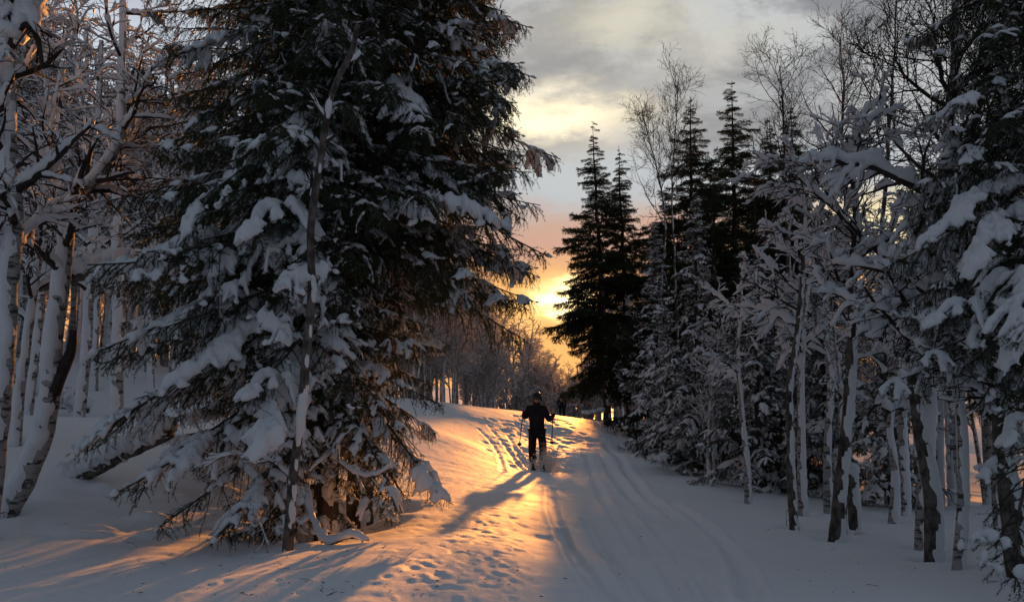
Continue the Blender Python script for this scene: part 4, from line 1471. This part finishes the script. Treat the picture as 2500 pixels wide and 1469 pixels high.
def person(label, J, base, mb_scale=1.0, helmet=True, seed=0, hand_ax=None, bulk=1.0):
    """J: dict of joints in the person's own frame"""
    root = thing('person', base, label, 'person')
    k = mb_scale
    names = ['pelvis', 'waist', 'chest', 'neck', 'head', 'sl', 'el', 'wl', 'sr', 'er', 'wr', 'hl', 'kl', 'al', 'tl', 'hr', 'kr', 'ar', 'tr']
    ri = dict(pelvis=(.135, .11), waist=(.125, .10), chest=(.155, .11), neck=.05, head=.085, sl=.062, el=.045, wl=.032, sr=.062, er=.045, wr=.032, hl=.088, kl=.062, al=.046, tl=.04, hr=.088, kr=.062, ar=.046, tr=.04)
    E = [('pelvis', 'waist'), ('waist', 'chest'), ('chest', 'neck'), ('neck', 'head'), ('chest', 'sl'), ('sl', 'el'), ('el', 'wl'), ('chest', 'sr'), ('sr', 'er'), ('er', 'wr'),
         ('pelvis', 'hl'), ('hl', 'kl'), ('kl', 'al'), ('al', 'tl'), ('pelvis', 'hr'), ('hr', 'kr'), ('kr', 'ar'), ('ar', 'tr')]
    sc = lambda r, a: (r[0] * a * k, r[1] * a * k) if isinstance(r, tuple) else r * a * k
    V = [J[n] for n in names]
    body = obj('body', skin_mesh('body', V, [(names.index(a), names.index(b)) for a, b in E], [sc(ri[n], 1.0) for n in names], SKIN), root)
    jn = ['waist', 'chest', 'neck', 'sl', 'el', 'wl', 'sr', 'er', 'wr', 'hem']
    JJ = dict(J); JJ['hem'] = J['pelvis'] + np.array([0, 0, -.05 * k])
    jr = dict(ri); jr['hem'] = (.17, .135); jr['wl'] = .05; jr['wr'] = .05; jr['neck'] = .065
    je = [('hem', 'waist'), ('waist', 'chest'), ('chest', 'neck'), ('chest', 'sl'), ('sl', 'el'), ('el', 'wl'), ('chest', 'sr'), ('sr', 'er'), ('er', 'wr')]
    obj('jacket', skin_mesh('jacket', [JJ[n] for n in jn], [(jn.index(a), jn.index(b)) for a, b in je], [sc(jr[n], 1.22 * (bulk if n != 'neck' else 1)) for n in jn], JACKET), root)
    tn = ['pelvis', 'hl', 'kl', 'al', 'hr', 'kr', 'ar']
    te = [('pelvis', 'hl'), ('hl', 'kl'), ('kl', 'al'), ('pelvis', 'hr'), ('hr', 'kr'), ('kr', 'ar')]
    tr_ = dict(ri); tr_['al'] = tr_['ar'] = .075; tr_['kl'] = tr_['kr'] = .075
    obj('trousers', skin_mesh('trousers', [J[n] for n in tn], [(tn.index(a), tn.index(b)) for a, b in te], [sc(tr_[n], 1.16 * (1 + (bulk - 1) * (.4 if n in ('hl', 'hr', 'kl', 'kr') else .7))) for n in tn], TROUSER), root)
    for a, t in (('al', 'tl'), ('ar', 'tr')):
        obj('boot', skin_mesh('boot', [J[a] + np.array([0, 0, .08]), J[a], J[a] * .5 + J[t] * .5, J[t]], [(0, 1), (1, 2), (2, 3)], [.07 * k, .07 * k, .06 * k, .05 * k], GLOVE), root)
    for w, e in (('wl', 'el'), ('wr', 'er')):
        d = _norm((J[w] - J[e])[None])[0]
        out_ = np.array([-1.0 if w == 'wl' else 1.0, 0, 0])
        up = np.array([0, 0, 1.0])
        fw = np.array([0, -1.0, 0])
        c = J[w] + d * .05
        V, E2, R2 = [J[w], c, c + d * .035], [(0, 1), (1, 2)], [.036, .042, .036]
        for q in range(4):
            o0 = c + up * (.03 - .02 * q) + fw * .03
            ln_ = [.9, 1.0, .95, .75][q]
            i0 = len(V)
            V += [o0, o0 + fw * .03 * ln_ , o0 + fw * .04 * ln_ - out_ * .03, o0 + fw * .012 - out_ * .045 * ln_]
            E2 += [(2, i0), (i0, i0 + 1), (i0 + 1, i0 + 2), (i0 + 2, i0 + 3)]
            R2 += [.013, .013, .012, .011]
        i0 = len(V)
        V += [c - out_ * .03 + up * .02, c - out_ * .045 + up * .045 + fw * .02, c - out_ * .03 + up * .055 + fw * .045]
        E2 += [(1, i0), (i0, i0 + 1), (i0 + 1, i0 + 2)]
        R2 += [.015, .014, .012]
        obj('glove', skin_mesh('glove', V, E2, R2, GLOVE, 1), root)
    H = J['head']
    mb = MB()

    def face(p):
        p = p.copy()
        fr = np.clip(-p[..., 1], 0, 1)
        x_, z_ = p[..., 0], p[..., 2]
        p[..., 1] -= fr * (0.16 * np.exp(-(x_ / .12) ** 2 - ((z_ + .05) / .22) ** 2) + .05 * np.exp(-(x_ / .25) ** 2 - ((z_ + .42) / .08) ** 2))
        p[..., 1] += fr * .10 * (np.exp(-((np.abs(x_) - .35) / .16) ** 2 - ((z_ - .12) / .12) ** 2))
        p[..., 0] *= 1 - .25 * np.clip(-z_, 0, 1)
        return p
    ellipsoid(mb, H + np.array([0, -.005, .0]), (.078 * k, .098 * k, .118 * k), 40, 28, fn=face)
    for sx in (-1, 1): ellipsoid(mb, H + np.array([sx * .078 * k, .01, 0]), (.012, .02, .032), 10, 8)
    obj('face', mb.mesh('face', SKIN), body)
    if helmet:
        mb = MB()
        ellipsoid(mb, H + np.array([0, .012, .022 * k]), (.118 * k, .138 * k, .135 * k), 28, 14, 0, .60)
        ellipsoid(mb, H + np.array([0, .012, .022 * k]), (.108 * k, .128 * k, .125 * k), 28, 14, 0, .60)
        tubes(mb, (H + np.array([[math.cos(a) * .095 * k, -abs(math.sin(a)) * .145 * k + .0, .055 * k] for a in np.linspace(0, math.pi, 14)]))[None], np.full((1, 14), .012), k=6)
        for sx in (-1, 1): ellipsoid(mb, H + np.array([sx * .095 * k, .02, -.03 * k]), (.022, .05, .06), 12, 8)
        obj('helmet', mb.mesh('helmet', HELM), root)
        mb = MB()
        tubes(mb, (H + np.array([[math.sin(a) * .10 * k, -math.cos(a) * .112 * k, .022 * k] for a in np.linspace(-1.2, 1.2, 16)]))[None], np.full((1, 16), .036), k=8, squash=1.0)
        obj('goggles', mb.mesh('goggles', LENS), root)
    else:
        mb = MB()
        ellipsoid(mb, H + np.array([0, .01, .03 * k]), (.1 * k, .115 * k, .12 * k), 20, 12, 0, .55)
        obj('hat', mb.mesh('hat', JACKET), root)
    mb = MB()
    tubes(mb, (J['neck'] + np.array([[0, 0, -.05], [0, -.01, .0], [0, -.012, .05], [0, -.012, .06]]) * k)[None], np.array([[.10, .085, .08, .07]]) * k, k=14)
    obj('collar', mb.mesh('collar', JACKET), root)
    return root


SY = 18.4
feet = P(1313, 1139, SY)


def SJ(px, py, dy=0.0):
    return P(px, py, SY + dy) - feet


J = dict(pelvis=SJ(1311, 1046, .05), waist=SJ(1311, 1028), chest=SJ(1310, 1004, -.03), neck=SJ(1310, 987, -.05), head=SJ(1311, 972, -.08),
         sl=SJ(1291, 997, -.02), el=SJ(1283, 1019, 0), wl=SJ(1279, 1010, -.22), sr=SJ(1329, 997, -.02), er=SJ(1340, 1026, 0), wr=SJ(1349, 1016, -.22),
         hl=SJ(1301, 1054, .04), kl=SJ(1299, 1094, -.10), al=SJ(1302, 1131, .02), tl=SJ(1301, 1137, -.16),
         hr=SJ(1321, 1054, .04), kr=SJ(1326, 1094, -.08), ar=SJ(1326, 1130, .04), tr=SJ(1327, 1137, -.14))
person('skier in dark jacket, trousers and helmet coming towards the camera with poles in both hands', J, feet, bulk=1.22)
SY2 = 50.0
f2 = P(1372, 1022, SY2)
Q = {k_: v for k_, v in dict(pelvis=(0, 0, .93), waist=(0, 0, 1.08), chest=(0, 0, 1.32), neck=(0, 0, 1.48), head=(0, 0, 1.62), sl=(-.19, 0, 1.4), el=(-.25, .03, 1.12), wl=(-.22, -.08, .9), sr=(.19, 0, 1.4), er=(.25, .03, 1.12), wr=(.22, -.08, .9),
     hl=(-.1, 0, .88), kl=(-.12, -.12, .48), al=(-.13, 0, .08), tl=(-.13, -.18, .04), hr=(.1, 0, .88), kr=(.12, .02, .48), ar=(.15, .16, .08), tr=(.15, 0, .04)).items()}
Q = {k_: np.array(v) * 0.95 for k_, v in Q.items()}
f2[2] = P(1372, 962, SY2)[2] - 1.60
person('small distant figure in dark clothes walking beyond the crest by the birches', Q, f2, helmet=False)


def pole(label, a, b):
    a, b = np.array(a), np.array(b)
    root = thing('ski_pole', b, label, 'ski pole', 'ski poles in the hands of the skier')
    d = _norm((b - a)[None])[0]
    mb = MB(); tubes(mb, np.stack([a - b, np.zeros(3)])[None], np.array([[.011, .008]]), k=8)
    obj('shaft', mb.mesh('shaft', METAL), root)
    mb = MB(); tubes(mb, np.stack([a - d * .05 - b, a - d * .03 - b, a + d * .08 - b, a + d * .10 - b])[None], np.array([[.012, .02, .018, .012]]), k=10)
    obj('grip', mb.mesh('grip', GLOVE), root)
    mb = MB(); tubes(mb, np.stack([-d * .09, -d * .08, -d * .065, -d * .06])[None], np.array([[.012, .05, .052, .01]]), k=12)
    obj('basket', mb.mesh('basket', GLOVE), root)
    mb = MB(); tubes(mb, spline([a - b, a - b + [.02, -.03, -.06], a - b + [.03, -.03, -.16], a - b + [.0, -.02, -.1], a - b], 12)[None], np.full((1, 12), .007), k=4)
    obj('strap', mb.mesh('strap', GLOVE), root)


pole('ski pole in the hand on the left side of the picture, slanting back outwards', P(1277, 1008, SY - .27), P(1267.5, 1090, SY + .25))
pole('ski pole hanging straight down from the hand on the right side of the picture', P(1350, 1013, SY - .27), P(1347, 1086, SY + .1))
for sx, lab in ((1302, 'ski under the boot on the left side of the picture, sunk in powder'), (1327, 'ski under the boot on the right side of the picture, sunk in powder')):
    c = P(sx, 1139, SY)
    gd = [(c[0] + .03 * t, SY + t) for t in np.linspace(0.75, -0.95, 18)]
    hh = soft_h(np.array([q[0] for q in gd]), np.array([q[1] for q in gd]))
    tt = np.linspace(0, 1, 18)
    zz = hh + 0.0 + np.where(tt > .85, (tt - .85) ** 2 * 7, 0)
    mb = MB()
    p = np.stack([[q[0] for q in gd], [q[1] for q in gd], zz], -1) - c
    wv = .05 * np.minimum(1, (1.02 - tt) * 8)
    V = np.stack([p + np.stack([-wv, 0 * wv, 0 * wv], -1), p + np.stack([wv, 0 * wv, 0 * wv], -1), p + np.stack([wv, 0 * wv, 0 * wv + .015], -1), p + np.stack([-wv, 0 * wv, 0 * wv + .015], -1)], 1)
    idx = np.arange(72).reshape(18, 4); jn = np.roll(idx, -1, 1)
    mb.add(V.reshape(-1, 3), np.stack([idx[:-1], idx[1:], jn[1:], jn[:-1]], -1).reshape(-1, 4))
    r_ = thing('ski', c, lab, 'ski', 'skis of the near skier')
    obj('ski_board', mb.mesh('ski_board', HELM, smooth=False), r_)
    mb = MB(); tubes(mb, np.array([[[0, -.12, .02], [0, -.1, .05], [0, -.02, .06], [0, .12, .05], [0, .15, .02]]]) + np.array([0, 0, hh[8] - c[2]]), np.array([[.02, .035, .04, .035, .02]]), k=8)
    obj('binding', mb.mesh('binding', METAL), r_)

# powder thrown up by the skis
m, gg, out = material('powder_snow')
tb = gg.n('ShaderNodeBsdfTranslucent'); tb.inputs[0].default_value = (.95, .95, .95, 1)
db = gg.n('ShaderNodeBsdfDiffuse'); db.inputs[0].default_value = (.9, .9, .92, 1)
mx = gg.n('ShaderNodeMixShader'); mx.inputs[0].default_value = .25
gg.t.links.new(tb.outputs[0], mx.inputs[1]); gg.t.links.new(db.outputs[0], mx.inputs[2]); gg.t.links.new(mx.outputs[0], out.inputs[0])
rp = np.random.RandomState(8)
pts = []
for (cx_, cy_, sx_, sy_, dY, n_) in ((1330, 1150, 13, 14, -.45, 4600), (1345, 1128, 12, 16, -.3, 2400), (1306, 1142, 8, 10, -.2, 1900), (1352, 1165, 14, 8, -.7, 1500), (1334, 1120, 9, 16, -.3, 1500), (1345, 1140, 26, 24, -.5, 1500)):
    for q in range(n_):
        x_, y_ = cx_ + rp.randn() * sx_, cy_ + rp.randn() * sy_
        Yq = SY + dY + rp.randn() * .25
        p_ = P(x_, y_, Yq)
        pts.append(p_)
pts = np.array(pts)
gh = soft_h(pts[:, 0], pts[:, 1])
pts = pts[pts[:, 2] > gh - .02]
ctr = pts.mean(0)
N = len(pts)
szs = rp.gamma(2.2, .0030, N) + .004
tet = _norm(rp.randn(N, 4, 3)) * szs[:, None, None]
V = (pts - ctr)[:, None, :] + tet
ix = (np.arange(N) * 4)[:, None, None] + np.array([[0, 1, 2], [0, 2, 3], [0, 3, 1], [1, 3, 2]])[None]
mb = MB(); mb.add(V.reshape(-1, 3), ix.reshape(-1, 3))
sp = obj('snow_spray', mb.mesh('snow_spray', m, smooth=False), None, ctr)
tag(sp, 'burst of powder snow thrown up around the skis of the near skier, lit orange', 'snow spray', None, 'stuff')

# bark flakes, cone scales and bits of twig scattered on the snow
rl = np.random.RandomState(15)
lb = MB()
for q in range(420):
    px_, py_ = (rl.normal(760, 300), rl.uniform(1150, 1460)) if q < 350 else (rl.uniform(1500, 2450), rl.uniform(1180, 1450))
    c = G(px_, py_)
    L_ = rl.uniform(.008, .03) if rl.rand() < .93 else rl.uniform(.04, .10)
    a_ = rl.rand() * 6.28
    d_ = np.array([math.cos(a_), math.sin(a_), rl.uniform(-.1, .3)]) * L_
    tubes(lb, np.stack([c + [0, 0, .002], c + d_ * .5 + [0, 0, .004], c + d_ + [0, 0, .002]])[None], np.full((1, 3), rl.uniform(.0012, .003)), k=3)
tag(obj('forest_litter', lb.mesh('forest_litter', TWIG)), 'dark bits of bark, twigs and cone scales scattered over the snow', 'forest litter', None, 'stuff')

build_ground()
